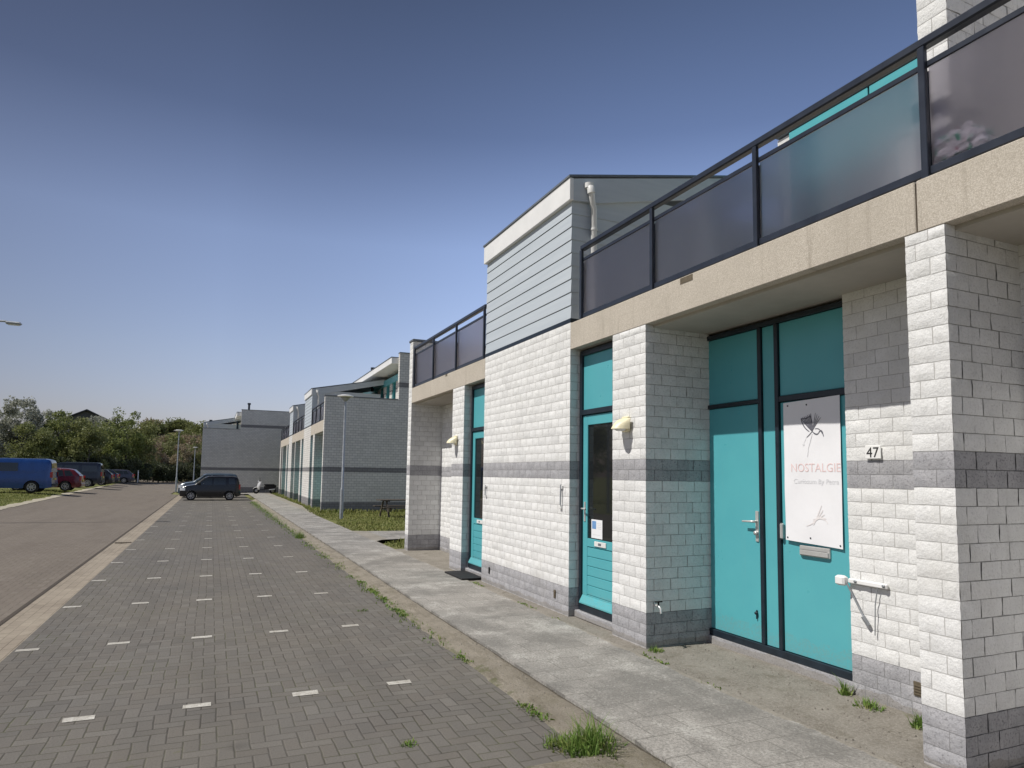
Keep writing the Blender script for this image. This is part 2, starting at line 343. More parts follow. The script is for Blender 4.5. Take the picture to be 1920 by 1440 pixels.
c = t.mix(t.math('MULTIPLY', t.ramp(t.noise(3.3, 5, .75), [(.56, 0.), (.68, 1.)]), .6), c, (.15, .135, .10))
t.bump(t.noise(35, 6, .75), .9, .02); M['soil'] = t.done(c, .96, 0, .15)
t = NT('lawn_soil'); p = t.co()
c = t.mix(t.ramp(t.noise(.9, 6, .75), [(.35, 0.), (.65, 1.)]), (.13, .15, .05), (.21, .205, .085))
c = t.mix(t.math('MULTIPLY', t.ramp(t.noise(.25, 5, .7), [(.55, 0.), (.7, 1.)]), .7), c, (.25, .21, .13))
t.bump(t.noise(25, 5, .75), .9, .03); M['lawn'] = t.done(c, .95, 0, .15)
t = NT('white_paving_brick'); cm = t.mix(t.ramp(t.noise(16, 6, .8), [(.38, 0.), (.6, 1.)]), (.60, .585, .54), (.36, .34, .30)); cm = t.mix(t.ramp(t.noise(1.3, 3, .6), [(.45, 0.), (.7, .65)]), cm, (.27, .25, .22)); cm = t.mix(t.ramp(t.noise(70, 3, .8), [(.56, 0.), (.66, .7)]), cm, (.17, .155, .135)); M['marking'] = t.done(cm, .85, 0, .2)
def grassmat(name, c0, c1, c2):
    t = NT(name); g = t.n('ShaderNodeNewGeometry'); pos = g.outputs['Position']
    c = t.mix(t.ramp(t.noise(.8, 4, .7, pos), [(.35, 0.), (.65, 1.)]), c0, c1)
    c = t.mix(t.ramp(t.noise(9, 3, .7, pos), [(.5, 0.), (.7, 1.)]), c, c2)
    t.done(c, .6, 0, .25)
    tr = t.n('ShaderNodeBsdfTranslucent'); t.l(c, tr.inputs[0]); mx = t.n('ShaderNodeMixShader'); mx.inputs[0].default_value = .3
    t.l(t.bsdf.outputs[0], mx.inputs[1]); t.l(tr.outputs[0], mx.inputs[2]); t.l(mx.outputs[0], t.out.inputs[0]); return t.mat
M['grass'] = grassmat('grass_blades', (0.145, 0.181, 0.043), (0.246, 0.254, 0.080), (0.362, 0.334, 0.145))
M['weed'] = grassmat('weed_leaves', (0.106, 0.200, 0.037), (0.188, 0.275, 0.062), (0.300, 0.312, 0.112))

# ------------------------------------------------------------------ the setting: ground, road, parking, pavement
def gz(x):
    t = max(0, min(1, (-7.0-x)/5.0)); return .30*t*t*(3-2*t)
def strip(name, xs, ys, zf, mat, kind='structure', sub=1):
    mb = MB(); mb.grid([[(x, y, zf(x, y)) for x in xs] for y in ys], 0, True); o = mb.build(name, mat); tag(o, kind=kind); return o
gx = [-600, -200, -60, -30, -20, -14, -12, -11, -10, -9, -8, -7, -4, 0, 6, 20, 80, 300, 700]
gy = [-300, -60, -10, 0, 10, 20, 30, 40, 60, 80, 100, 130, 200, 400, 1200]
strip('ground', gx, gy, lambda x, y: gz(x)-.045, M['lawn'])
def road_left(y):
    pts = [(-30, -8.6), (20, -8.4), (36, -8.45), (48, -8.8), (60, -9.2), (79, -9.7), (105, -10.6), (128, -13.5)]
    for (a, b), (c, d) in zip(pts, pts[1:]):
        if y <= c: return b+(d-b)*(y-a)/(c-a)
    return pts[-1][1]
mb = MB(); rows = []
for y in [-30+2.0*k for k in range(80)]:
    l = road_left(y); r = -2.24 if y < 60 else (-2.9 if y < 108 else 3.0)
    rows.append([(l+(r-l)*k/14, y, gz(l+(r-l)*k/14)) for k in range(15)])
mb.grid(rows, 0, True); tag(mb.build('road', M['road']), kind='structure')
mb = MB(); mb.grid([[(-2.24, y, -.004), (-2.05, y, -.016), (-1.8, y, -.002)] for y in [-30+3*k for k in range(31)]], 0, True)
# raised dark lip of a gully cover across the gutter
mb.box(-2.2, -1.84, 20.2, 20.36, -.012, .02)
tag(mb.build('gutter', M['gutter']), kind='structure')
strip('road_joint', [-2.30, -2.245], [-30, 0, 30, 60], lambda x, y: .003, plain('dark_joint', (.06, .048, .036), .95, 0, .2))
mb = MB(); rows = []
for k in range(100):
    y = 30+.5*k; l = road_left(y); w_ = .45+.35*noise.noise((y*.5, 0, 2))
    rows.append([(l-w_-.2*noise.noise((y*1.7, 3, 0)), y, gz(l-w_)-.03), (l-w_*.5, y, gz(l-w_*.5)+.012), (l+.12+.15*noise.noise((y*1.1, 9, 0)), y, gz(l)+.006)])
mb.grid(rows, 0, True); tag(mb.build('sand_edge', plain('pale_sand', (.36, .325, .25), .95, 0, .25, 3, .4, 25)), kind='structure')
strip('parking', [-1.8, 0, 2.45], [-30, 0, 20, 40, 58.5], lambda x, y: 0, M['parking'])
mb = MB()
for k in range(-2, 22):
    yy = 6.185+2.452*k+.0
    for xx in (-1.672, -.838, -.008, .826, 1.66):
        if k > 17: continue
        a = .105; b_ = .05+rnd.uniform(-.004, .004); dx = rnd.uniform(-.008, .008); dy = rnd.uniform(-.012, .012)
        if xx > 1.5 and k == -1: continue
        j = [rnd.uniform(-.005, .005) for _ in range(8)]
        mb.face([(xx-a+dx+j[0], yy-b_+dy+j[1], .004), (xx+a+dx+j[2], yy-b_+dy+j[3], .004), (xx+a+dx+j[4], yy+b_+dy+j[5], .004), (xx-a+dx+j[6], yy+b_+dy+j[7], .004)])
tag(mb.build('parking_markings', M['marking']), kind='structure')
# kerb strip: sandy, a little uneven, with the worn edge of the pavement above it
def kz(x, y): return .004+.04*max(0, min(1, (x-2.45)/.3))+.012*noise.noise((x*6, y*3, 0))
ys = [-8+.12*k for k in range(470)]
mb = MB(); mb.grid([[(2.43+.05*noise.noise((0, y*2, 5))+.03*noise.noise((3, y*7, 5)), y, -.004), (2.49+.05*noise.noise((0, y*2, 5)), y, .012), (2.58, y, kz(2.58, y)), (2.70, y, kz(2.70, y)), (2.78, y, kz(2.78, y)), (2.82, y, .03)] for y in ys], 0, True)
tag(mb.build('kerb', M['kerb']), kind='structure')
mb = MB(); mb.grid([[(x, y, .012+.03*(1 if 3.2 < y < 4.1 else 0)+.006*noise.noise((x*4, y*4, 3))) for x in (1.95, 2.1, 2.3, 2.5)] for y in (1.0, 2.0, 3.1, 3.3, 3.6, 3.9, 4.02, 4.12)], 0, False)
tag(mb.build('kerb_end', M['kerb']), kind='structure')
mb = MB(); rows = []
for k in range(260):
    y = -8+.35*k; r = 4.17 if y < 30 else 4.17+.45*min(1, (y-30)/8)
    if 17.6 < y < 22.5: r += 0
    rows.append([(2.8+.012*noise.noise((1, y*3, 0)), y, .02), (2.805+.012*noise.noise((1, y*3, 0)), y, .062), (3.4, y, .066), (r+.015*noise.noise((4, y*2, 0)), y, .06)])
mb.grid(rows, 0, False)
# path branching off between the two buildings, and the paving round the corner lamp
mb.grid([[(4.05, 18.2, .058), (4.05, 21.9, .058)], [(4.4, 18.75, .058), (4.6, 21.65, .058)], [(5.2, 18.95, .058), (5.4, 21.5, .058)], [(30, 18.95, .058), (30, 21.5, .058)]], 0, False)
mb.grid([[(-2.9, 66, .05), (-1.8, 60.5, .05), (4.2, 58.4, .05)], [(-2.9, 110, .05), (-1.8, 110, .05), (4.2, 110, .05)]], 0, False, True)
tag(mb.build('pavement', M['slabs']), kind='structure')
strip('soil', [4.14, 4.3, 4.42, 4.7, 5.0, 5.5], [-8+.5*k for k in range(50)], lambda x, y: .045+.01*noise.noise((x*3, y*2, 0)), M['soil'])

# ------------------------------------------------------------------ split-face block walls
HC, BL = .12, .215
def blocks(mb, face, at, sgn, u0, u1, z0, z1, zoff=.06, bands=((0, .43), (1.855, 2.105)), rough=.0095, jag=.005, nx=5, nz=3, top=None):
    """patches of rough blocks on plane face='x'|'y' = at, looking toward sgn"""
    k0 = int(math.floor((z0-zoff)/HC+1e-6)); k = k0
    while zoff+k*HC < z1-.01:
        a, b = max(z0, zoff+k*HC), min(z1, zoff+(k+1)*HC); zc = (a+b)/2
        grey = any(s <= zc <= e for s, e in bands)
        us = [u0]; u = u0+(BL/2 if k % 2 else BL)+rnd.uniform(-.012, .012)
        while u < u1-.07: us.append(u); u += BL+rnd.uniform(-.012, .012)
        us.append(u1)
        for p, q in zip(us, us[1:]):
            ga = .003 if p > u0 else -.001; gb = .003 if q < u1 else -.001
            seed = rnd.uniform(0, 90); base = rnd.uniform(.004, .008); rows = []
            for iz in range(nz+1):
                row = []
                for ix in range(nx+1):
                    fu, fz = ix/nx, iz/nz; uu = p+ga+(q-p-ga-gb)*fu; vv = a+.003+(b-a-.0055)*fz
                    e = min(fu, 1-fu, fz, 1-fz)
                    n1 = noise.noise((uu*11+seed, vv*13, at)); n2 = noise.noise((uu*34+seed, vv*34, at*3))
                    if face == 'x': o = .0005+.0012*n2 if e == 0 else .0015+(base-.004)*.5+rough*max(-.1, .38+.5*n1+.75*n2)
                    else: o = base+rough*(.55*n1+.75*n2)+(rough*.25 if e > 0 else -.001-.15*rough*(1+n2))
                    if e == 0:
                        if ix in (0, nx): uu += jag*noise.noise((seed, vv*30, ix))*(1 if ix else 1)
                        if iz in (0, nz): vv += jag*.6*noise.noise((seed, uu*30, iz+9))
                    row.append((at+sgn*o, uu, vv) if face == 'x' else (uu, at+sgn*o, vv))
                rows.append(row)
            flip = (face == 'x') == (sgn > 0)
            n0 = len(mb.f); mb.grid(rows, 1 if grey else 0, True, not flip); tn = rnd.gauss(.5, .22)
            for q_ in range(n0, len(mb.f)): mb.tone[q_] = tn
        k += 1
BM = [M['white_block'], M['grey_block'], M['mortar']]
def bwall(name, parent, x0, x1, y0, y1, z0, z1, faces, **k):
    """mortar core plus block patches on the named faces ('-x','-y','+y')"""
    mb = MB(); i = .003
    mb.box(x0+(.001 if '-x' in faces else 0), x1, y0+(i if '-y' in faces else 0), y1-(i if '+y' in faces else 0), z0, z1, 2)
    if '-x' in faces: blocks(mb, 'x', x0, -1, y0, y1, z0, z1, **k)
    k2 = dict(k); k2['rough'] = .005; k2['jag'] = .004; k2['nx'] = 3
    if '-y' in faces: blocks(mb, 'y', y0, -1, x0, x1, z0, z1, **k2)
    if '+y' in faces: blocks(mb, 'y', y1, 1, x0, x1, z0, z1, **k2)
    return mb.build(name, BM, parent)

# ------------------------------------------------------------------ lettering
def text_obj(name, s, size, mat, parent, x, yl, z, width=None, shear=0, ext=.0015, rz_extra=0):
    """raised letters on a plane facing -X; yl = y of the left edge seen from the street, z = baseline"""
    cu = bpy.data.curves.new(name, 'FONT'); cu.body = s; cu.size = size; cu.extrude = ext; cu.shear = shear; cu.resolution_u = 3
    o = bpy.data.objects.new(name, cu); COL.objects.link(o)
    bpy.context.view_layer.update()
    me = bpy.data.meshes.new_from_object(o.evaluated_get(bpy.context.evaluated_depsgraph_get()))
    COL.objects.unlink(o); bpy.data.objects.remove(o)
    xs = [v.co.x for v in me.vertices]; w = max(xs)-min(xs); k = width/w if width else 1
    for v in me.vertices:
        a, b_, c_ = (v.co.x-min(xs))*k, v.co.y, v.co.z
        v.co = (x-c_, yl-a, z+b_)
    me.materials.clear(); me.materials.append(mat); me.name = name
    ob = bpy.data.objects.new(name, me); COL.objects.link(ob); ob.parent = parent; return ob

# ------------------------------------------------------------------ terrace with roof-deck balconies
def railing(root, x, y0, y1, zb, zt, n, rev=False):
    """rail between y0 and y1 with n panels"""
    rl = MB(); rl.bbox(x-.035, x+.045, y0, y1, zt-.07, zt, .012)
    rl.bbox(x-.012, x+.012, y0, y1, zt-.222, zt-.178, .004); rl.bbox(x-.02, x+.02, y0, y1, zb+.015, zb+.075, .004)
    r = rl.build('balcony_railing', M['rail'], root)
    st = (y1-y0-.06)/n
    for i in range(n+1):
        p = MB(); yy = y0+.03+st*i; p.bbox(x-.045, x-.005, yy-.025, yy+.025, zb-.05, zt-.072, .004); p.bbox(x+.013, x+.028, yy-.02, yy+.02, zb+.08, zt-.24, .003); p.build('railing_post', M['rail'], r)
        if i < n:
            g = MB(); g.box(x-.002, x+.006, yy+.028, yy+st-.028, zb+.077, zt-.224); g.build('frosted_panel', M['frost'], r)
    return r
def siding_block(root, y0, y1, zb, zt, x1=3.9, gutterside=True):
    s = MB(); hh = (zt-.36-zb)/9
    s.box(.012, x1, y0+.012, y1-.012, zb, zt-.1)
    for i in range(9):
        a, b = zb+.03+hh*i, zb+.03+hh*(i+1)-.012
        # weatherboards: lower edge stands a little proud
        for (fa, fb) in (((0, y0), (0, y1)),):
            s.face([(.0, y1, a), (.0, y0, a), (.009, y0, b), (.009, y1, b)]); s.face([(.0, y0, a), (.0, y1, a), (.012, y1, a-.0), (.012, y0, a)])
        s.face([(.0, y0, a), (x1, y0, a), (x1, y0+.009, b), (.009, y0+.009, b)]); s.face([(.0, y0, a), (.012, y0+.012, a), (x1, y0+.012, a), (x1, y0, a)])
        s.face([(x1, y1, a), (.0, y1, a), (.009, y1-.009, b), (x1, y1-.009, b)])
    sid = s.build('siding_block', M['siding'], root)
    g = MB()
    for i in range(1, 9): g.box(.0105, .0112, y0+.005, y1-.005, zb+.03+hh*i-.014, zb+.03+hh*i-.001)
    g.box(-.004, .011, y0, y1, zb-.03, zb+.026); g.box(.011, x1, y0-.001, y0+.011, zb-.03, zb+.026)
    g.build('gap_shade_strip', M['frame'], sid)  # near-black strips colour in the shade between the boards and below the siding
    f = MB(); sl_ = .21
    # fascia on the street side, sloping verge boards on the flanks
    f.bbox(-.05, .012, y0-.04, y1+.04, zt-.34, zt-.022, .004)
    f.build('fascia', M['white'], sid)
    for yy, sg in ((y0, -1), (y1, 1)):
        v = MB(); a, b = (yy-.04, yy+.008) if sg < 0 else (yy-.008, yy+.04)
        q = lambda y: [(.012, y, zt-.34), (.42, y, zt-.31), (x1+.3, y, zt-.30+sl_*x1), (x1+.3, y, zt-.02+sl_*x1), (.012, y, zt-.03)]
        A, B = q(a), q(b); v.face(A, 0); v.face(B[::-1], 0)
        for i in range(5): v.face([A[i], B[i], B[(i+1) % 5], A[(i+1) % 5]], 0)
        v.build('verge_board', M['siding'], sid)
    rf = MB(); A = [(-.065, y0-.055, zt-.022), (-.065, y1+.055, zt-.022), (x1+.3, y1+.055, zt+sl_*x1-.01), (x1+.3, y0-.055, zt+sl_*x1-.01)]
    B = [(x, y, z+.03) for x, y, z in A]; rf.face(B); rf.face(A[::-1])
    for i in range(4): rf.face([A[i], A[(i+1) % 4], B[(i+1) % 4], B[i]])
    rf.build('roof_edge', M['zinc'], sid)
    if gutterside:
        d = MB(); d.tube([(.25, y0-.06, zt-.12), (.25, y0-.10, zt-.15), (.26, y0-.10, zt-.22)], .055, 10); d.tube([(.26, y0-.10, zt-.2), (.30, y0-.07, zt-.36), (.33, y0-.055, zt-.42), (.33, y0-.055, zb+.02)], .042, 10)
        for zz in (zb+.5, zb+1.3): d.tube([(.33, y0-.055, zz), (.33, y0-.055, zz+.03)], .05, 10)
        d.tube([(.245, y0-.06, zt-.14), (.245, y0-.06, zt-.07)], .07, 10)
        d.build('drainpipe', M['pvc'], sid)
    return sid
def narrow_door(root, y0, y1, xd, zt, z0=.14, flip=False, detail=True):
    """teal glazed door with a transom panel; frame fills y0..y1"""
    f = MB(); w = .055
    for (a, b) in ((y0, y0+w), (y1-w, y1)): f.bbox(xd-.03, xd+.07, a, b, z0, zt, .005)
    f.bbox(xd-.03, xd+.07, y0+w, y1-w, zt-.07, zt, .005); f.bbox(xd-.03, xd+.07, y0+w, y1-w, 2.72, 2.79, .005); f.bbox(xd-.045, xd+.07, y0+w, y1-w, z0, z0+.09, .005)
    d = f.build('entrance_door', M['frame'], root)
    tp = MB(); tp.bbox(xd+.005, xd+.03, y0+w, y1-w, 2.79, zt-.07, .003); tp.build('transom_panel', M['teal'], d)
    lf = MB(); a, b = y0+w+.008, y1-w-.008; zb = z0+.1; st = .115
    lf.bbox(xd-.005, xd+.045, a, a+st, zb, 2.712, .005); lf.bbox(xd-.005, xd+.045, b-st, b, zb, 2.712, .005); lf.bbox(xd-.005, xd+.045, a+st, b-st, 2.58, 2.712, .005)
    lf.bbox(xd-.005, xd+.045, a+st, b-st, .98, 1.085, .004)
    n = 6; hh = (.98-zb)/n
    for i in range(n):
        q0, q1 = zb+hh*i, zb+hh*(i+1)
        lf.face([(xd+.002, b-st, q0), (xd+.002, a+st, q0), (xd+.002, a+st, q1-.014), (xd+.002, b-st, q1-.014)])
        lf.face([(xd+.002, b-st, q1-.014), (xd+.002, a+st, q1-.014), (xd+.022, a+st, q1-.002), (xd+.022, b-st, q1-.002)])
        lf.face([(xd+.022, b-st, q1-.002), (xd+.022, a+st, q1-.002), (xd+.002, a+st, q1), (xd+.002, b-st, q1)])
    # sloping weather bar along the foot
    lf.face([(xd-.055, b, zb+.012), (xd-.055, a, zb+.012), (xd-.006, a, zb+.1), (xd-.006, b, zb+.1)]); lf.box(xd-.055, xd-.006, a, b, zb-.004, zb+.011)
    lf.build('door_leaf', M['teal'], d)
    g = MB(); g.box(xd+.014, xd+.02, a+st, b-st, 1.085, 2.58); g.build('glass_pane', M['glass'], d)
    si = MB(); si.bbox(xd-.09, xd+.06, y0, y1, .05, z0-.003, .006); si.build('door_sill', M['grey_block'], d)
    if detail:
        hy = (b-st/2) if not flip else a+st/2
        h = MB(); h.bbox(xd-.014, xd-.005, hy-.02, hy+.02, 1.3, 1.56, .003); h.tube([(xd-.014, hy, 1.47), (xd-.06, hy, 1.47), (xd-.065, hy-.06, 1.47), (xd-.062, hy-.11, 1.465)], .011, 8)
        h.build('door_handle', M['steel'], d)
        lb = MB(); m_ = (a+b)/2+.0; lb.bbox(xd-.018, xd-.005, m_-.14, m_+.14, 1.0, 1.065, .004); lb.build('letterbox', M['pvc'], d)
        lb = MB(); lb.box(xd-.0195, xd-.0175, m_-.03, m_+.04, 1.018, 1.048); lb.build('letterbox_plate', M['dark_ink'], d)
    return d
def wall_part(root, name, boxes, mat):
    mb = MB()
    for b in boxes: mb.box(*b)
    return mb.build(name, mat, root)

# ---------------- near building
XF = 4.4
near = empty('terraced_building', (XF, 0, 0))
tag(near, 'nearest white block building with teal doors, balcony railing and number 47', 'building')
bt, bb, tt = 4.0, 3.62, 5.02
bwall('block_wall', near, 0, .5, 8.0, 11.16, .03, 4.0, ('-x', '-y'))
bwall('pier', near, 0, .9, 6.25, 6.93, .03, bb, ('-x', '-y', '+y'))
bwall('pier', near, 0, .9, 12.23, 12.91, .03, bb, ('-x', '-y'))
bwall('party_wall', near, 0, .8, 2.84, 3.12, .03, bb, ('-x', '-y'))
bwall('end_wall', near, 0, 3.4, 16.04, 16.32, .03, 5.16, ('-x', '-y'), nx=4)
wall_part(near, 'end_wall', [(3.4, 9, 16.04, 16.32, .03, 7.7)], M['white_block'])
rb = ((0, .395), (1.825, 2.075))
bwall('recess_wall', near, .8, 1.1, 3.12, 4.315, .03, bb, ('-x',), zoff=.03, bands=rb, rough=.008)
bwall('recess_wall', near, .8, 1.1, 14.8, 16.04, .03, bb, ('-x',), zoff=.03, bands=rb, rough=.008)
bwall('recess_wall', near, .8, 1.1, -.6, 2.84, .03, bb, ('-x',), zoff=.03, bands=rb, rough=.008)
bwall('pier', near, 0, .9, -1.0, -.3, .03, bb, ('-x',))
# backing walls so that no daylight leaks in
wall_part(near, 'inner_wall', [(1.1, 1.3, -6, 6.5, .0, 3.95), (1.1, 1.3, 12.6, 16.04, .0, 3.95), (.5, 1.3, 6.6, 12.6, 0, 3.95), (.8, 1.1, -6, -1.0, 0, 3.6)], M['soffit'])
# concrete beams
def beam(root, y0, y1, zb, zt, joints=()):
    b = MB(); cuts = [y0]+[j for j in joints]+[y1]
    for i, (a, c_) in enumerate(zip(cuts, cuts[1:])):
        b.bbox(-.004, .12, a+(.006 if i else 0), c_-(.006 if i < len(cuts)-2 else 0), zb, zt-.012, .006)
    b.box(.03, .1, y0+.02, y1-.02, zb+.01, zt-.02)
    return b.build('concrete_beam', M['concrete'], root)
b1 = beam(near, -6, 7.995, bb, bt, (-.2, 3.03,)); b2_ = beam(near, 11.165, 16.035, bb, bt)
b = MB(); b.box(-.007, .02, 5.42, 5.62, bt-.085, bt-.02); b.build('drain_outlet', M['brown_metal'], b1)
b = MB(); b.box(-.0062, .02, 13.3, 13.42, bt-.06, bt-.014); b.build('drain_outlet', M['brown_metal'], b2_)
for y0, y1 in ((-6, 2.84), (3.12, 6.25), (12.91, 16.04)):
    s = MB(); s.box(.1, 1.2, y0, y1, bb-.03, bb+.2); s.build('soffit', M['soffit'], near)
for y0, y1 in ((6.93, 8.0), (11.16, 12.23)):
    s = MB(); s.box(.1, .5, y0, y1, bb+.0, bb+.2); s.build('soffit', M['soffit'], near)
s = MB(); s.box(.03, 9, -6, 7.99, bt-.1, bt-.03); s.box(.03, 9, 11.17, 16.04, bt-.1, bt-.03); s.build('balcony_floor', M['concrete'], near)
railing(near, .06, -6.66, 7.8, bt, tt, 9); railing(near, .06, 11.3, 16.02, bt, tt, 3)
siding_block(near, 8.0, 11.16, 4.03, 6.06)
cp = MB(); cp.bbox(-.02, 3.42, 16.0, 16.36, 5.163, 5.22, .008); cp.build('coping', M['zinc'], near)
# upper storey set back behind the roof deck
ux = 3.85
bwall('upper_party_wall', near, .34, ux, 2.98, 3.2, bt, 8.4, ('-x', '-y'), nx=4, bands=((5.9, 6.15),))
for bxs in ([(-6, 2.98, bt, 7.3)], [(11.16, 16.04, bt, 7.4)]):
    us = MB(); [us.box(ux, ux+.3, a, b, c, d) for a, b, c, d in bxs]; us.build('upper_wall', M['white_block'], near)
us = MB(); us.box(ux, ux+.3, 3.2, 8.0, bt, 4.2)
for a, b, t_ in ((3.2, 3.5, 6.5), (4.7, 5.9, 6.5), (7.75, 8.0, 7.44)): us.box(ux, ux+.3, a, b, 4.19, t_)
upw = us.build('upper_wall', M['white_block'], near)
for a, b, ms in ((3.5, 4.7, (3.5, 4.64)), (5.9, 7.75, (5.9, 6.8, 7.69))):
    g = MB(); g.box(ux+.12, ux+.14, a, b, 4.2, 6.5); g.build('window_pane', M['glass'], upw)
    g = MB(); g.box(ux+.02, ux+.115, a, b, 4.2, 4.3); g.box(ux+.02, ux+.115, a, b, 6.38, 6.48)
    for q in ms: g.box(ux+.018, ux+.117, q, q+.06, 4.205, 6.47)
    g.build('window_frame', M['teal'], upw)
for a, b in ((3.2, 4.8), (4.81, 6.3), (6.31, 7.75)):
    g = MB(); g.bbox(ux-.03, ux+.1, a, b-.015, 6.5, 7.45, .006); g.build('teal_panel', M['teal'], upw)
g = MB(); g.bbox(ux-.05, ux+5, 3.2, 8.0, 7.46, 7.53, .01); g.build('flat_roof', M['zinc'], near)
# doors
narrow_door(near, 6.95, 7.985, .17, 3.6); narrow_door(near, 11.19, 12.21, .17, 3.6, flip=True)
# double teal door of the unit in the recess
def double_door(root, y0, y1, m0, m1, xd, zt, z0):
    f = MB(); w = .05
    for a, c_ in ((y0, y0+.02), (y1-w, y1), (m0-w/2, m0+w/2), (m1-w/2, m1+w/2)): f.bbox(xd-.035, xd+.06, a, c_, z0+.07, zt-.05, .004)
    f.bbox(xd-.035, xd+.06, y0, y1, zt-.05, zt, .004); f.bbox(xd-.04, xd+.06, y0, y1, z0, z0+.07, .004)
    f.bbox(xd-.03, xd+.06, m1+w/2, y1-w, 2.70, 2.745, .004); f.bbox(xd-.03, xd+.06, y0+.02, m0-w/2, 2.685, 2.745, .004)
    d = f.build('double_door', M['frame'], root)
    for (a, c_, lo, hi, nm) in ((m1+w/2, y1-w, z0+.07, 2.70, 'door_leaf'), (m0+w/2, m1-w/2, z0+.07, zt-.05, 'side_panel'), (y0+.02, m0-w/2, z0+.07, 2.685, 'door_leaf'), (m1+w/2, y1-w, 2.745, zt-.05, 'transom_panel'), (y0+.02, m0-w/2, 2.745, zt-.05, 'transom_panel')):
        p = MB(); p.bbox(xd-.008, xd+.03, a+.004, c_-.004, lo+.004, hi-.004, .004); p.build(nm, M['teal'], d)
    return d
dd = double_door(near, 4.32, 6.335, 5.195, 5.43, .9, 3.56, .13)
p = MB(); p.box(.84, .97, 4.32, 6.25, .04, .127); p.build('door_sill', M['grey_block'], dd)
hx = .892
h = MB(); h.bbox(hx-.012, hx, 5.485, 5.53, 1.24, 1.56, .003); h.tube([(hx-.012, 5.508, 1.45), (hx-.06, 5.508, 1.45), (hx-.068, 5.54, 1.45), (hx-.066, 5.66, 1.445)], [.013, .013, .012, .010], 8); h.lathe([(.0, -.03), (.022, -.028), (.022, 0)], (hx-.012, 5.508, 1.33), 'x', 12)
h.build('door_handle', M['steel'], dd)
h = MB(); h.lathe([(0, -.03), (.014, -.03), (.018, -.02), (.012, 0)], (hx, 5.53, .50), 'x', 10); h.tube([(hx-.01, 5.53, .53), (hx-.012, 5.53, .44)], .008, 6); h.build('door_bolt', M['frame'], dd)
h = MB(); h.bbox(hx-.05, hx, 5.13, 5.165, 1.30, 1.46, .012); h.build('lock_cover', M['steel'], dd)
h = MB(); h.bbox(hx-.022, hx, 4.585, 4.94, 1.165, 1.262, .006); h.bbox(hx-.034, hx-.02, 4.595, 4.93, 1.172, 1.225, .006); h.build('letterbox', M['steel'], dd)
for zz in (.55, 1.55, 2.45):
    h = MB(); h.tube([(hx-.03, 6.28, zz), (hx-.03, 6.28, zz+.11)], .012, 8); h.build('hinge', M['steel'], dd)

# things fixed to the near building
def wall_lamp(x, y, z, label):
    r = empty('wall_lamp', (x, y, z)); tag(r, label, 'wall lamp', 'cream lamps on the piers')
    b = MB(); b.bbox(-.035, .012, -.055, .075, -.08, .10, .01); b.build('back_plate', M['cream'], r)
    # quarter-round hood tapering toward the street, open below
    h = MB(); rows = []
    for i in range(9):
        a = math.pi*i/8; rows.append([(-.03-k*.19*math.sin(a)*(1-.15*k), .01+.125*math.cos(a)*(1-.12*k), .075-.10*k*k-.02*k*abs(math.cos(a))) for k in (0, .35, .7, .9, 1)]+[(-.03-.17*math.sin(a), .01+.11*math.cos(a), -.05)])
    h.grid(rows, 0, True); h.face([rw[-1] for rw in rows]); h.build('lamp_hood', M['cream'], r)
    g = MB(); g.lathe([(0, -.075), (.05, -.07), (.075, -.045)], (-.09, .01, 0), 'z', 12); g.build('lamp_glass', M['pvc'], r)
    return r
wall_lamp(XF-.012, 6.60, 2.50, 'cream wall lamp on the white pier between the narrow door and the double door')
wall_lamp(XF-.012, 12.62, 2.56, 'cream wall lamp on the pier before the far recess, beside the far narrow door')
pl = MB(); pl.bbox(XF+.772, XF+.782, 3.955, 4.105, 2.085, 2.20, .003); hn = pl.build('house_number_sign', M['enamel']); tag(hn, 'small white sign with black number 47 beside the double teal door', 'sign')
text_obj('numerals', '47', .125, M['black_ink'], hn, XF+.7712, 4.09, 2.098, .118)
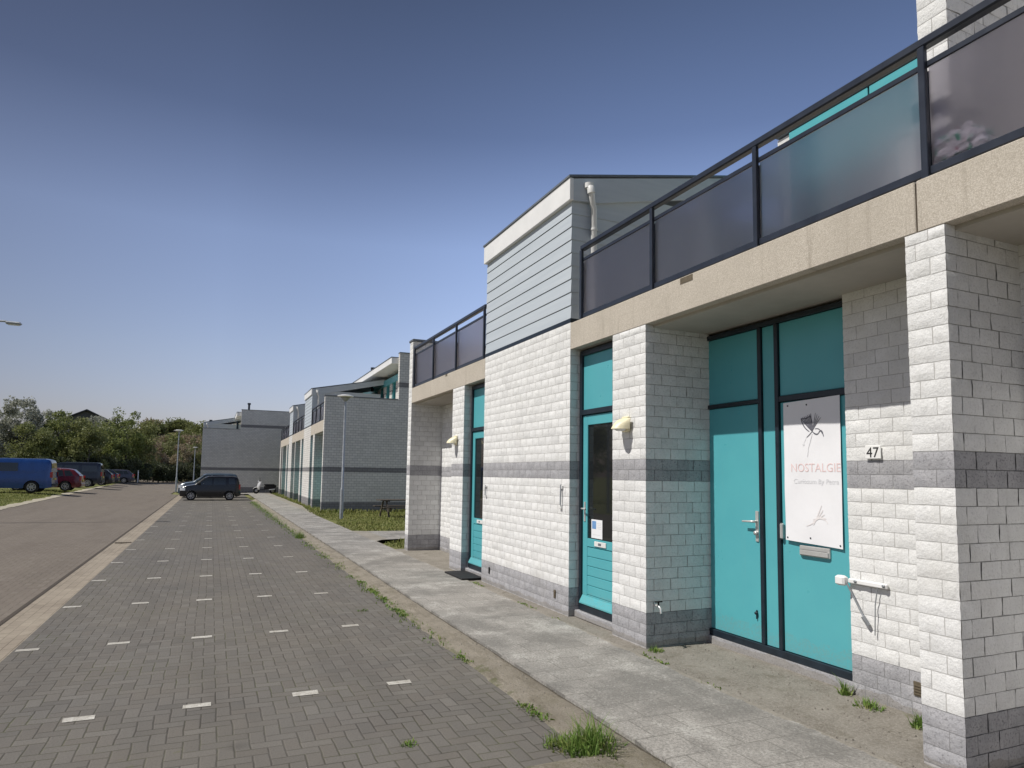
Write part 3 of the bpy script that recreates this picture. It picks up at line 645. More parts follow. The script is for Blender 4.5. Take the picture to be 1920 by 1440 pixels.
# banner taped over the right leaf
def banner():
    x0 = XF+.868; rows = []
    yl, yr, zb_, zt_ = 5.095, 4.435, 1.30, 2.665
    def P(u, v, off=0):
        y = yl+(yr-yl)*u; z = zb_+(zt_-zb_)*v-.028*u*(1-v)+.02*u*v
        bulge = .010*math.sin(3.1*u+1)+.006*noise.noise((u*3, v*4, 2))+.03*max(0, u-.75)*(1.1-v)+.016*max(0, .15-v)*math.sin(u*9)
        return (x0-bulge-off, y, z)
    m = MB(); m.grid([[P(i/24, j/40) for i in range(25)] for j in range(41)], 0, True)
    m.grid([[P(i/24, j/40, -.002) for i in range(25)] for j in range(41)], 0, True, True)
    bn = m.build('banner', M['banner']); tag(bn, 'white vinyl banner with pale pink NOSTALGIE lettering hung on the teal door', 'banner')
    def remap(o, off=.0025):
        for v in o.data.vertices:
            y, z = v.co.y, v.co.z; u = (y-yl)/(yr-yl); vv = (z-zb_+.028*u)/(zt_-zb_+.048*u)
            v.co = P(u, vv, off)
    tx = text_obj('headline_lettering', 'NOSTALGIE', .115, M['pink_ink'], bn, x0, 5.005, 1.975, .565, ext=0); remap(tx)
    for w_, yl_, wd_ in (('Curiosum', 4.975, .265), ('By Petra', 4.688, .225)): remap(text_obj('small_lettering', w_, .066, M['grey_ink'], bn, x0, yl_, 1.86, wd_, .1, ext=0))
    def strokes(name, mat, paths):
        s = MB()
        for pts, w in paths:
            n = len(pts); L = []; Rr = []
            for i, (u, v) in enumerate(pts):
                a = pts[max(0, i-1)]; c_ = pts[min(n-1, i+1)]; dx, dy = (c_[0]-a[0])*.7, (c_[1]-a[1])*1.36; ln = math.hypot(dx, dy) or 1
                ww = w*(.5+.5*math.sin(math.pi*(i+.5)/n)); L.append((u-dy/ln*ww/.7, v+dx/ln*ww/1.36)); Rr.append((u+dy/ln*ww/.7, v-dx/ln*ww/1.36))
            s.grid([[P(*q, .003) for q in L], [P(*q, .003) for q in Rr]])
        return s.build(name, mat, bn)
    def curve(a, b, c_, n=10): return [((1-t)**2*a[0]+2*t*(1-t)*b[0]+t*t*c_[0], (1-t)**2*a[1]+2*t*(1-t)*b[1]+t*t*c_[1]) for t in [i/n for i in range(n+1)]]
    tip = (.53, .775); W = []
    for k in range(7):      # feathers of the left wing
        W.append((curve((.335+.03*k, .875+.004*k-.0*k), (.40+.02*k, .83), tip), .0045))
    W += [(curve((.335, .872), (.44, .86), (.50, .885)), .006), (curve((.50, .885), (.545, .84), (.535, .775)), .006), (curve((.335, .872), (.36, .81), (.48, .775)), .006)]
    for k in range(4): W.append((curve((.60+.03*k, .90-.012*k), (.57+.02*k, .84), tip), .003))
    W += [(curve((.53, .775), (.60, .74), (.64, .76)), .006), (curve((.64, .76), (.70, .80), (.72, .735)), .006), (curve((.58, .79), (.66, .80), (.70, .755)), .004), (curve((.53, .775), (.48, .75), (.43, .735)), .004)]
    strokes('emblem', M['dark_ink'], W)
    strokes('emblem_stem', M['grey_ink'], [(curve((.53, .76), (.49, .70), (.46, .66)), .004), (curve((.46, .66), (.45, .62), (.44, .60)), .004), (curve((.43, .735), (.40, .71), (.37, .685)), .002), (curve((.36, .69), (.375, .678), (.39, .69)), .008)])
    F = []
    for k in range(5): F.append((curve((.52, .13+.01*k), (.60+.03*k, .20), (.66+.025*k, .27-.03*k)), .006))
    strokes('faded_emblem', M['pale_ink'], F+[(curve((.40, .12), (.55, .14), (.60, .20)), .005)])
    for u, v in ((.09, .975), (.44, .965), (.46, .04), (.04, .02), (.96, .02)):
        e = MB(); a = P(u, v, .004); e.lathe([(0, -.002), (.008, -.001), (.008, .003)], a, 'x', 8); e.build('eyelet', M['frame'], bn)
banner()
# white folding bracket with two thin stays on the recess wall
br = empty('wall_bracket', (XF+.8, 4.1, 1.02)); tag(br, 'white pivoting wall bracket with thin dark stays right of the double door', 'bracket')
b = MB(); b.bbox(-.05, -.012, -.17, .20, -.02, .022, .008); b.build('mounting_bar', M['white'], br)
b = MB(); b.bbox(-.10, -.03, .20, .30, -.045, .04, .015); b.lathe([(0, -.02), (.025, -.015), (.025, .02)], (-.05, .25, 0), 'x', 10); b.build('pivot', M['white'], br)
b = MB(); b.tube([(-.06, .20, -.02), (-.045, .08, -.24), (-.03, .035, -.33)], .008, 6); b.build('stay', M['galv'], br)
b = MB(); b.tube([(-.04, -.085, -.02), (-.035, -.055, -.16), (-.03, -.04, -.42)], .005, 6); b.build('stay', M['galv'], br)
b = MB(); b.tube([(-.05, .055, -.28), (-.028, .02, -.35)], .018, 8); b.build('stay_clip', M['galv'], br)
for yy in (.12, -.15):
    b = MB(); b.lathe([(0, -.01), (.014, -.008), (.014, 0)], (-.05, yy, .005), 'x', 8); b.build('bolt', M['galv'], br)
# tap low on the pier's flank
tp = empty('garden_tap', (XF+.12, 6.25, .50)); tag(tp, 'small grey outdoor tap low on the shaded side of the pier', 'tap')
b = MB(); b.tube([(0, .01, 0), (0, -.07, 0)], .014, 8); b.tube([(0, -.06, .0), (0, -.10, -.02), (0, -.105, -.07)], .013, 8); b.build('spout', M['steel'], tp)
b = MB(); b.tube([(0, -.06, .0), (0, -.06, .04)], .01, 8); b.bbox(-.05, .05, -.07, -.05, .04, .055, .004); b.build('tap_handle', M['black'], tp)
# door catches and vents on the block wall
for yy, zz, s_, lb in ((8.19, 1.62, 1.0, 'dark door catch rod on the white wall next to the nearer narrow door'), (10.97, 1.62, .62, 'pale door catch on the white wall next to the farther narrow door')):
    o = empty('door_catch', (XF, yy, zz)); tag(o, lb, 'door catch', 'door catches on the block wall')
    b = MB(); b.tube([(-.03, 0, .16*s_), (-.035, 0, -.12*s_)], .011, 8); b.build('rod', M['galv'], o)
    b = MB(); b.bbox(-.035, .0, -.012, .05*s_, -.17*s_, -.12*s_, .005); b.build('catch_plate', M['pvc'], o); b = MB(); b.bbox(-.03, .0, -.03, .03, .10*s_, .15*s_, .004); b.build('top_bracket', M['pvc'], o)
for x, y, z, w, hgt, lb in ((XF, 10.78, .28, .05, .11, 'dark air vent in the grey plinth near the farther narrow door'), (XF, 8.38, .28, .05, .11, 'brownish air vent in the grey plinth near the nearer narrow door'), (XF+.8, 3.70, .26, .085, .11, 'square brown air vent in the plinth right of the double door')):
    o = MB(); o.box(x-.014, x, y-w/2, y+w/2, z-hgt/2, z+hgt/2)
    for k in range(4): o.box(x-.02, x-.013, y-w/2+.008, y+w/2-.008, z-hgt/2+.012+k*(hgt-.024)/4, z-hgt/2+.012+k*(hgt-.024)/4+.009)
    o = o.build('air_vent', M['brown_metal'] if 'brown' in lb else M['black']); tag(o, lb, 'vent', 'air vents in the plinth')
# paper notice in the near narrow door
n_ = MB(); n_.box(XF+.178, XF+.180, 7.45, 7.72, 1.10, 1.34); nn = n_.build('paper_notice', M['banner']); tag(nn, 'small white paper notice with a blue square behind the narrow door glass', 'notice')
n_ = MB(); n_.box(XF+.1765, XF+.1775, 7.60, 7.70, 1.22, 1.32); n_.build('blue_square', M['blue_ink'], nn)
n_ = MB()
for k in range(4): n_.box(XF+.1765, XF+.1775, 7.48, 7.58-.02*(k % 2), 1.29-.022*k, 1.297-.022*k)
n_.box(XF+.1765, XF+.1775, 7.5, 7.68, 1.145, 1.15); n_.build('print_lines', M['grey_ink'], nn)
# door mat
d = MB(); rows = []
for i in range(13):
    rows.append([(XF-.33+.42*j/6, 11.25+.95*i/12, .068+.02+.008*noise.noise((i*.4, j*.5, 1))) for j in range(7)])
d.grid(rows, 0, True); rim = [rows[0][j] for j in range(7)]+[rows[i][6] for i in range(1, 13)]+[rows[12][j] for j in range(5, -1, -1)]+[rows[i][0] for i in range(11, 0, -1)]
d.grid([rim, [(x, y, .06) for x, y, z in rim]], 0, False, False, None, True)
tag(d.build('door_mat', M['black']), 'black rubber door mat on the pavement before the farther narrow door', 'door mat')
# plastic bag against the balcony glass
bg_ = MB(); rows = []
for i in range(15):
    ph = math.pi*i/14; row = []
    for j in range(22):
        th = 2*math.pi*j/22; rr = 1+.35*noise.noise((math.cos(th)*2.2, math.sin(th)*2.2, ph*2))+.3*noise.noise((math.cos(th)*7, math.sin(th)*7, ph*7))
        row.append((max(-.072, .085*math.sin(ph)*math.cos(th)*rr), .19*math.sin(ph)*math.sin(th)*rr, .13-.13*math.cos(ph)*rr))
    rows.append(row)
bg_.grid(rows, 0, False, False, None, True)
tB = NT('printed_plastic'); cB = tB.mix(tB.ramp(tB.noise(17, 3, .6), [(.54, 0.), (.6, 1.)]), (.80, .81, .80), (.10, .42, .26)); cB = tB.mix(tB.ramp(tB.noise(13, 2, .5), [(.62, 0.), (.66, 1.)]), cB, (.6, .25, .3)); M['bag'] = tB.done(cB, .35, 0, .5)
bo = bg_.build('plastic_bag', M['bag'], None, (XF+.142, 2.80, bt+.03)); tag(bo, 'crumpled white and green plastic bag lying behind the balcony glass', 'plastic bag')

# ------------------------------------------------------------------ farther buildings of the same kind
def far_building(name, label, loc, rz, segs, bb, bt, tt, zlow, zhigh, band2, depth=9.5, xh=3.5, ztop=6.35, pipes=()):
    root = empty(name, loc, rz); tag(root, label, 'building')
    wm = wall_mat(name+'_blocks', ((-.1, .46), (1.86, 2.10), band2)); W = lambda nm, *bx: wall_part(root, nm, bx, wm)
    y_prev = 0; L = segs[-1][2]
    runs = []; cur = None
    for kind, y0, y1 in segs:
        if kind == 'block':
            W('block_wall', (0, .5, y0, y1, .0, bt)); siding_block(root, y0, y1, bt+.03, ztop, 3.7)
            if cur is not None: runs.append((cur, y0)); cur = None
            nxt = y1; cur = y1
        else:
            if cur is None: cur = y0
            if kind == 'fin':
                if y0 == 0: W('end_wall', (0, xh, y0, y1, .0, zlow), (xh, depth, y0, y1, .0, zhigh))
                else: W('party_wall', (0, .9, y0, y1, .0, bb), (xh, depth, y0, y1, bt, zhigh))
            elif kind == 'pier': W('pier', (0, .9, y0, y1, .0, bb))
            elif kind == 'door': narrow_door(root, y0+.01, y1-.01, .2, bb-.02, detail=False)
            elif kind == 'recess':
                W('recess_wall', (.8, 1.0, y0, y0+.9, 0, bb))
                p = MB(); p.box(.86, .9, y0+.9, y1, .1, bb-.03); d = p.build('double_door', M['teal'], root)
                p = MB()
                for a in (y0+.9, y0+1.7, y1-.06): p.box(.83, .862, a, a+.06, .1, bb-.03)
                p.box(.83, .861, y0+.9, y1, 2.7, 2.76); p.build('door_frame', M['frame'], d)
                s = MB(); s.box(.1, 1.2, y0, y1, bb-.03, bb+.2); s.build('soffit', M['soffit'], root)
    if cur is not None and L-cur > .3: runs.append((cur, L))
    for a, c_ in runs:
        if a == 0: a = .28
        beam(root, a+.005, c_-.005, bb, bt)
        n = max(2, round((c_-a)/1.6)); railing(root, .06, a+.02, c_-.02, bt, tt, n)
    s = MB(); s.box(.03, depth, .28, L-.01, bt-.1, bt-.03); s.build('balcony_floor', M['concrete'], root)
    W('inner_wall', (1.25, depth, .28, L, 0, bt-.11))
    # set-back upper storey with deep white eaves and teal window frames
    u = MB(); y = .28
    for i in range(int((L-.6)/3.0)):
        u.box(xh+.4, xh+.7, .28+3.0*i, .28+3.0*i+.55, bt, zhigh-.75); u.box(xh+.4, xh+.7, .28+3.0*i+1.5, .28+3.0*i+2.1, bt, zhigh-.75)
    u.box(xh+.7, depth, .28, L-.02, bt, zhigh-.6)
    uw = u.build('upper_wall', wm, root)
    g = MB()
    for i in range(int((L-.6)/3.0)):
        for a, c_ in ((.28+3*i+.55, .28+3*i+1.5), (.28+3*i+2.1, .28+3*i+3.0)):
            for q in (a, c_-.1): g.box(xh+.45, xh+.6, q, q+.1, bt, zhigh-.75)
            g.box(xh+.45, xh+.6, a+.1, c_-.1, bt+1.0, bt+1.12)
    g.box(xh+.35, xh+.69, .28, L-.02, zhigh-1.1, zhigh-.76); g.build('window_frame', M['teal'], uw)
    g = MB(); g.box(xh+.62, xh+.66, .29, L-.03, bt, zhigh-1.12); g.build('window_pane', M['glass'], uw)
    e = MB(); e.bbox(xh-.35, depth, .285, L, zhigh-.5, zhigh-.2, .01); e.build('eaves', M['white'], root)
    e = MB(); e.bbox(xh-.37, depth, .285, L+.02, zhigh-.198, zhigh-.16, .005); e.bbox(xh-.02, depth, -.03, .283, zhigh+.003, zhigh+.05, .005); e.bbox(-.03, xh-.023, -.03, .31, zlow+.003, zlow+.05, .005); e.build('coping', M['zinc'], root)
    for px_, py_, pz_, h_ in pipes:
        e = MB(); e.tube([(px_, py_, pz_-.6), (px_, py_, pz_+h_)], .09, 10); e.tube([(px_, py_, pz_+h_-.12), (px_, py_, pz_+h_+.02)], .14, 10); e.build('vent_pipe', M['frame'], root)
    return root
segs2 = [('fin', 0, .28), ('recess', .28, 3.41), ('pier', 3.41, 4.09), ('door', 4.09, 5.16), ('block', 5.16, 8.5), ('door', 8.5, 9.5), ('pier', 9.5, 10.2), ('recess', 10.2, 13.2), ('fin', 13.2, 13.5), ('block', 15.6, 18.0), ('door', 18.0, 19.0), ('pier', 19.0, 19.7), ('recess', 19.7, 22.9), ('fin', 22.9, 23.2), ('pier', 24.5, 25.3)]
segs2.insert(9, ('recess', 13.5, 15.6))
far_building('grey_sided_building', 'middle block building with its bare shaded end wall behind the lamp post and picnic table', (4.7, 32.3, .06), -.012, segs2, 3.78, 4.33, 5.25, 5.42, 7.75, (6.05, 6.3), pipes=((3.6, 7.0, 7.2, .8),))
segs3 = [('fin', 0, .28), ('recess', .28, 3.41), ('pier', 3.41, 4.09), ('door', 4.09, 5.16), ('block', 5.16, 8.5), ('door', 8.5, 9.5), ('pier', 9.5, 10.2), ('recess', 10.2, 13.2), ('fin', 13.2, 13.5)]
far_building('distant_building', 'farthest block building with a plain grey end wall behind the black car and scooter', (-.86, 62, .08), 0, segs3, 3.78, 4.33, 5.25, 5.35, 7.05, (5.55, 5.8), xh=2.95, ztop=6.2, pipes=((3.55, .6, 7.1, .6), (.55, 6.5, 6.15, .35), (2.75, 2.6, 5.4, .8)))

# ------------------------------------------------------------------ street lamps, post
def street_lamp(x, y, z, h, label):
    r = empty('street_lamp', (x, y, z)); tag(r, label, 'street lamp', 'disc-headed street lamps')
    p = MB(); p.lathe([(.075, 0), (.075, 1.15), (.07, 1.2), (.05, 1.24), (.045, h-.22), (.04, h-.12)], (0, 0, 0), 'z', 14); p.build('pole', M['galv'], r)
    d = MB(); d.lathe([(.0, .02), (.20, .03), (.31, .055), (.325, .075), (.315, .09), (.2, .12), (0, .13)], (0, 0, h-.155), 'z', 28); d.build('lamp_shade', M['enamel'], r)
    d = MB(); d.lathe([(.045, -.14), (.09, -.10), (.14, -.03), (.20, .008)], (0, 0, h-.155), 'z', 20); d.build('lamp_glass', M['galv'], r)
    return r
street_lamp(4.85, 27.8, .04, 5.05, 'tall disc-headed street lamp standing in the grass before the shaded end wall')
street_lamp(-2.69, 63.5, .05, 5.28, 'nearer of the two grey street lamps on the corner left of the black car')
street_lamp(-2.4, 109, .05, 5.28, 'farthest street lamp, partly hidden by the black car and the end wall')
r = empty('arm_lamp', (-8.75, 28.6, .1)); tag(r, 'tall street lamp whose flat head reaches in at the left edge over the road', 'street lamp')
p = MB(); p.tube([(0, 0, 0), (0, 0, 6.2), (.08, 0, 6.72), (.35, 0, 6.88), (1.9, .0, 6.93)], [.085, .06, .05, .045, .035], 10); p.build('pole', M['galv'], r)
p = MB(); p.bbox(1.86, 2.33, -.11, .11, 6.83, 6.93, .035); p.build('lamp_head', M['galv'], r)
p = MB(); p.bbox(1.93, 2.27, -.075, .075, 6.815, 6.832, .005); p.build('lamp_glass', M['pvc'], r)
p = MB(); p.lathe([(.07, 0), (.07, 1.5), (.055, 1.56), (0, 1.58)], (0, 0, 0), 'z', 10); p.lathe([(.072, 1.2), (.072, 1.4)], (0, 0, 0), 'z', 10); o = p.build('marker_post', M['pvc'], None, (-8.75, 100, .22)); tag(o, 'pale marker post standing at the road edge past the last parked car', 'post')

# ------------------------------------------------------------------ picnic table
def timber(): return plain('weathered_timber', (.07, .058, .045), .85, 0, .3, 12, .4, 30)
M['timber'] = timber()
r = empty('picnic_table', (7.35, 28.35, .05), .05); tag(r, 'dark weathered picnic table on the grass behind the white corner', 'picnic table')
b = MB()
for k in range(5): b.bbox(-.9, .9, -.37+.15*k, -.37+.15*k+.14, .70, .74, .006)
b.box(-.6, -.5, -.36, .36, .66, .699); b.box(.5, .6, -.36, .36, .66, .699); b.build('table_top', M['timber'], r)
for sg in (-1, 1):
    b = MB()
    for k in range(2): b.bbox(-.9, .9, sg*.70-.13+.14*k, sg*.70+.14*k, .42, .46, .006)
    b.build('bench', M['timber'], r)
for xx in (-.62, .62):
    for sg in (-1, 1):
        b = MB(); q = [(xx-.025, sg*.62, 0), (xx-.025, sg*.74, 0), (xx-.025, sg*.32, .66), (xx-.025, sg*.20, .66)]
        q2 = [(x+.05, y, z) for x, y, z in q]; b.face(q); b.face(q2[::-1])
        for i in range(4): b.face([q[i], q2[i], q2[(i+1) % 4], q[(i+1) % 4]])
        b.build('leg', M['timber'], r)
    b = MB(); b.bbox(xx+.03, xx+.075, -.8, .8, .33, .415, .006); b.build('bearer', M['timber'], r)
b = MB(); b.lathe([(0, 0), (.12, .0), (.16, .22), (.165, .30), (.14, .30), (.13, .25), (0, .25)], (0, 0, 0), 'z', 16); o = b.build('plant_pot', M['pvc'], None, (7.55, 27.2, .05)); tag(o, 'pale pot on the grass in front of the picnic table', 'pot')

# ------------------------------------------------------------------ vehicles
M['tyre'] = plain('tyre_rubber', (.014, .014, .015), .85, 0, .2, 20)
M['rim'] = plain('alloy_rim', (.45, .45, .46), .35, .6, .1, 10)
M['under'] = plain('underbody_plastic', (.012, .012, .013), .7, 0, .2, 10)
t = NT('car_glass'); M['carglass'] = t.done(t.mix(t.noise(1.5, 2), (.012, .016, .018), (.022, .028, .03)), .03, 0, .8)
M['lens'] = plain('headlight_lens', (.62, .64, .66), .12, .2, .1, 10)
M['redlens'] = plain('tail_light_lens', (.35, .018, .015), .15, 0, .15, 10)
M['plate'] = plain('yellow_plate', (.65, .48, .06), .5, 0, .05, 10)
def paint(name, col, rough=.22):
    t = NT(name); c = t.mix(t.ramp(t.noise(2.5, 5, .65), [(.45, 0.), (.75, 1.)]), col, scalec(col, .82))
    t.bsdf.inputs['Coat Weight'].default_value = .45; t.bsdf.inputs['Coat Roughness'].default_value = .06
    return t.done(c, t.math('MULTIPLY_ADD', t.noise(6, 4), .15, rough), .15, .5)
def interp(pts, x):
    if x <= pts[0][0]: return pts[0][1]
    for (a, b), (c, d) in zip(pts, pts[1:]):
        if x <= c: return b+(d-b)*(x-a)/(c-a)
    return pts[-1][1]
def vehicle(name, label, cat, group, loc, rz, mat, L, W, top, belt, wins, front, rear, axles, rw, scale=1.0, sill=.24, roofw=.80, dark=None):
    """top: (x,z) side outline from nose (x=0) to tail (x=L); belt height; wins: side windows as (x0b,x1b,x0t,x1t,z0,z1)"""
    root = empty(name, loc, rz, scale); tag(root, label, cat, group)
    H = max(z for _, z in top)
    def T(x): return interp(top, x)
    def B(x):
        z = sill
        if x < .25: z = sill+.06*(1-x/.25)
        if x > L-.25: z = sill+.08*(1-(L-x)/.25)
        for a in axles:
            d = abs(x-a); ra = rw*1.16
            if d < ra: z = max(z, rw+math.sqrt(ra*ra-d*d))
        return z
    def wid(x, z):
        e = 1-.16*max(0, 1-x/.45)**2.2-.10*max(0, 1-(L-x)/.35)**2.2
        if z < belt: k = .95+.05*math.sin(math.pi*min(1, max(0, (z-.15)/(belt-.15)))**.8)
        else: k = .955-(.955-roofw)*((z-belt)/(H-belt))**1.15
        return W/2*e*k
    NX = 84; xs = sorted(set([L*i/NX for i in range(NX+1)]+[a+s_*rw*1.16*q for a in axles for s_ in (-1, 1) for q in (1, .97, .9)]+[.02, .05, L-.02, L-.05]))
    xs = [x for x in xs if 0 <= x <= L]; NZ = 14
    b = MB()
    for sg in (-1, 1):
        rows = []
        for x in xs:
            lo, hi = B(x), T(x); row = []
            for j in range(NZ+1):
                f = j/NZ; z = lo+(hi-lo)*f; w = wid(x, z); ed = max(0, (f-.86)/.14)
                row.append((x-L/2, sg*(w-.05*ed**2), z-.004*ed))
            rows.append(row)
        b.grid(rows, 0, True, sg > 0)
    tops = []; bots = []
    for x in xs:
        hi = T(x); w = wid(x, hi)-.05; tops.append([(x-L/2, w*q, hi-.004+.035*(1-q*q)) for q in (-1, -.6, -.2, .2, .6, 1)])
        lo = B(x); w = wid(x, lo); bots.append([(x-L/2, w*q, lo) for q in (-1, 0, 1)])
    b.grid(tops, 0, True, True); b.grid(bots, 1, False)
    for x, fl in ((xs[0], False), (xs[-1], True)):
        rows = []
        for j in range(NZ+1):
            f = j/NZ; z = B(x)+(T(x)-B(x))*f; w = wid(x, z)-.05*max(0, (f-.86)/.14)**2; rows.append([(x-L/2, -w, z), (x-L/2, w, z)])
        b.grid(rows, 0, True, fl)
    body = b.build('body', [mat, M['under']], root)
    for sg in (-1, 1):
        for x0b, x1b, x0t, x1t, z0, z1 in wins:
            g = MB(); rows = []
            for j in range(6):
                f = j/5; z = z0+(z1-z0)*f; a, c_ = x0b+(x0t-x0b)*f, x1b+(x1t-x1b)*f
                rows.append([(a+(c_-a)*i/6-L/2, sg*(wid(a+(c_-a)*i/6, z)+.006-(.05*max(0, ((z-B(a))/(T(a+(c_-a)*i/6)-B(a))-.86)/.14)**2)), z) for i in range(7)])
            g.grid(rows, 0, True, sg > 0); g.build('side_window', M['carglass'], root)
    for nm, (xa, xb) in (('windscreen', front), ('rear_window', rear)):
        g = MB(); rows = []
        for i in range(7):
            x = xa+(xb-xa)*i/6; hi = T(x); w = (wid(x, hi)-.05)*.93; n_off = .012
            rows.append([(x-L/2+(-n_off if nm == 'windscreen' else n_off), w*q, hi-.004+.035*(1-q*q)+.008) for q in (-1, -.5, 0, .5, 1)])
        g.grid(rows, 0, True, True); g.build(nm, M['carglass'], root)
    for a in axles:
        for sg in (-1, 1):
            w = MB(); y0 = sg*(W/2-.02); c = (a-L/2, y0, rw)
            pr = [(rw*.62, .0), (rw*.68, .012), (rw*.93, .012), (rw, -.02), (rw, -.18), (rw*.9, -.2), (0, -.2)]
            w.lathe([(r_, sg*h_) for r_, h_ in pr], c, 'y', 26); wh = w.build('wheel', M['tyre'], root)
            w = MB(); w.lathe([(0, sg*.012), (rw*.14, sg*.012), (rw*.16, sg*-.004)], c, 'y', 20)
            for k in range(7):
                an = 2*math.pi*k/7; ca, sa = math.cos(an), math.sin(an); q = []
                for r_, hw in ((rw*.12, rw*.085), (rw*.60, rw*.065)):
                    q += [(c[0]+ca*r_-sa*hw, c[1]+sg*.003, c[2]+sa*r_+ca*hw), (c[0]+ca*r_+sa*hw, c[1]+sg*.003, c[2]+sa*r_-ca*hw)]
                w.face([q[0], q[1], q[3], q[2]])
            w.lathe([(rw*.55, sg*-.01), (rw*.60, sg*.008), (rw*.66, sg*.008), (rw*.67, sg*-.02)], c, 'y', 26); w.build('rim', M['rim'], wh)
            w = MB(); w.lathe([(0, sg*-.03), (rw*.6, sg*-.03)], c, 'y', 20); w.build('brake_disc', M['under'], wh)
    fz = T(.18)-.06
    for sg in (-1, 1):
        h = MB(); rows = []
        for z in (fz-.17, fz-.06, fz): rows.append([(x-L/2-.012, sg*(wid(x, z)+.008), z) for x in (0.015, .10, .22, .32)])
        h.grid(rows, 0, True, sg > 0); h.face([(-L/2-.014, sg*(wid(0, fz)-.28), fz-.16), (-L/2-.014, sg*(wid(0, fz)+.006), fz-.17), (-L/2-.014, sg*(wid(0, fz)+.006), fz-.03), (-L/2-.014, sg*(wid(0, fz)-.26), fz-.05)]); h.build('headlight', M['lens'], root)
        tz = belt-.02; h = MB(); rows = []
        for z in (tz-.26, tz-.1, tz+.06): rows.append([(L/2+.006, sg*(wid(L, z)-.16), z), (L/2+.008, sg*(wid(L, z)), z), (L/2-.10, sg*(wid(L-.1, z)+.007), z)])
        h.grid(rows, 0, True, sg < 0); h.build('tail_light', M['redlens'], root)
        h = MB(); mx = front[0]+.18*(front[1]-front[0])+.15; h.bbox(mx-L/2-.09, mx-L/2+.08, sg*(W/2*.97), sg*(W/2+.15), belt+.02, belt+.17, .03); h.build('mirror', dark or mat, root)
        h = MB()
        for a, c_ in (wins[0][:2],):
            h.bbox(c_-L/2-.16, c_-L/2-.02, sg*(wid(c_, belt-.1)-.005), sg*(wid(c_, belt-.1)+.025), belt-.13, belt-.10, .006)
        h.build('door_handle', dark or mat, root)
    g = MB(); g.bbox(-L/2-.02, -L/2+.02, -W*.30, W*.30, sill+.14, sill+.24, .006); g.bbox(-L/2-.018, -L/2+.02, -W*.2, W*.2, fz-.13, fz-.07, .006); g.build('grille', M['under'], root)
    g = MB(); g.bbox(L/2-.02, L/2+.025, -.26, .26, .62 if H < 1.7 else .75, .73 if H < 1.7 else .86, .004); g.build('number_plate', M['plate'], root)
    g = MB(); g.bbox(L/2-.03, L/2+.035, -W*.43, W*.43, sill+.10, sill+.28, .02); g.build('rear_bumper', M['under'] if dark else mat, root)
    return root
GP = 'vehicles parked nose-in along the far road edge'
vanT = [(0, .62), (.03, .82), (.12, .98), (.35, 1.06), (1.0, 1.20), (1.12, 1.25), (1.75, 1.86), (1.95, 1.93), (2.4, 1.96), (4.5, 1.95), (4.72, 1.90), (4.80, 1.72), (4.86, 1.1), (4.90, .6)]
def van(label, loc, col, rz, wins, sc): return vehicle('parked_van', label, 'van', GP, loc, rz, col, 4.9, 1.90, vanT, 1.17, wins, (1.14, 1.74), (4.735, 4.83), (.95, 3.95), .335, sc, .27, .84, M['under'])
vw = [(1.32, 2.15, 1.85, 2.18, 1.20, 1.72)]
van('bright blue panel van with small side windows parked on the left verge', (-9.56-2.77, 53.75, .28), paint('blue_paint', (.010, .058, .235)), 0, vw+[(2.3, 3.25, 2.3, 3.22, 1.24, 1.72)], 1.13)
van('dark navy van parked between the red car and the dark hatchbacks', (-8.97-2.72, 71.1, .27), paint('navy_paint', (.012, .017, .032)), 0, vw+[(2.3, 3.3, 2.3, 3.27, 1.24, 1.72), (3.5, 4.6, 3.5, 4.5, 1.24, 1.72)], 1.11)
hatT = [(0, .50), (.03, .68), (.15, .80), (.5, .90), (1.1, .98), (1.2, 1.01), (1.95, 1.40), (2.2, 1.46), (2.7, 1.48), (3.5, 1.44), (3.8, 1.38), (4.15, 1.05), (4.22, .95), (4.28, .60)]
hw = [(1.5, 2.35, 2.05, 2.38, .97, 1.36), (2.45, 3.3, 2.46, 3.2, .97, 1.36), (3.38, 3.85, 3.28, 3.62, .99, 1.34)]
def hatch(label, loc, col, sc=1.1, rz=0): return vehicle('parked_car', label, 'car', GP, loc, rz, col, 4.28, 1.76, hatT, .95, hw, (1.22, 1.93), (3.82, 4.13), (.82, 3.42), .31, sc, .22, .76, None)
hatch('dark red hatchback parked behind the blue van', (-8.75-2.4, 59.2, .26), paint('red_paint', (.105, .006, .012)), 1.12)
hatch('black hatchback, first beyond the dark navy van', (-8.95-2.35, 78.0, .28), paint('black_car_paint', (.010, .011, .016)))
hatch('dark blue hatchback, second beyond the navy van', (-9.2-2.35, 84.5, .27), paint('midnight_paint', (.014, .02, .04)))
hatch('slate grey hatchback at the far end of the parked row near the marker post', (-8.5-2.35, 92.5, .24), paint('slate_paint', (.035, .038, .06)))
pandaT = [(0, .48), (.03, .68), (.12, .84), (.35, .93), (.78, 1.00), (.86, 1.03), (1.42, 1.46), (1.6, 1.53), (2.2, 1.565), (3.0, 1.555), (3.3, 1.52), (3.44, 1.42), (3.54, .95), (3.58, .60)]
pw = [(1.05, 1.85, 1.5, 1.88, 1.02, 1.44), (1.95, 2.68, 1.96, 2.66, 1.02, 1.46), (2.86, 3.26, 2.86, 3.2, 1.06, 1.44)]
vehicle('parked_car', 'small black upright hatchback parked across the end of the paved bays', 'car', None, (-.02, 48.0, 0), 0, paint('soft_black_paint', (.005, .0055, .008)), 3.58, 1.62, pandaT, 1.0, pw, (.88, 1.41), (3.455, 3.53), (.66, 2.94), .30, .985, .23, .80, M['under'])
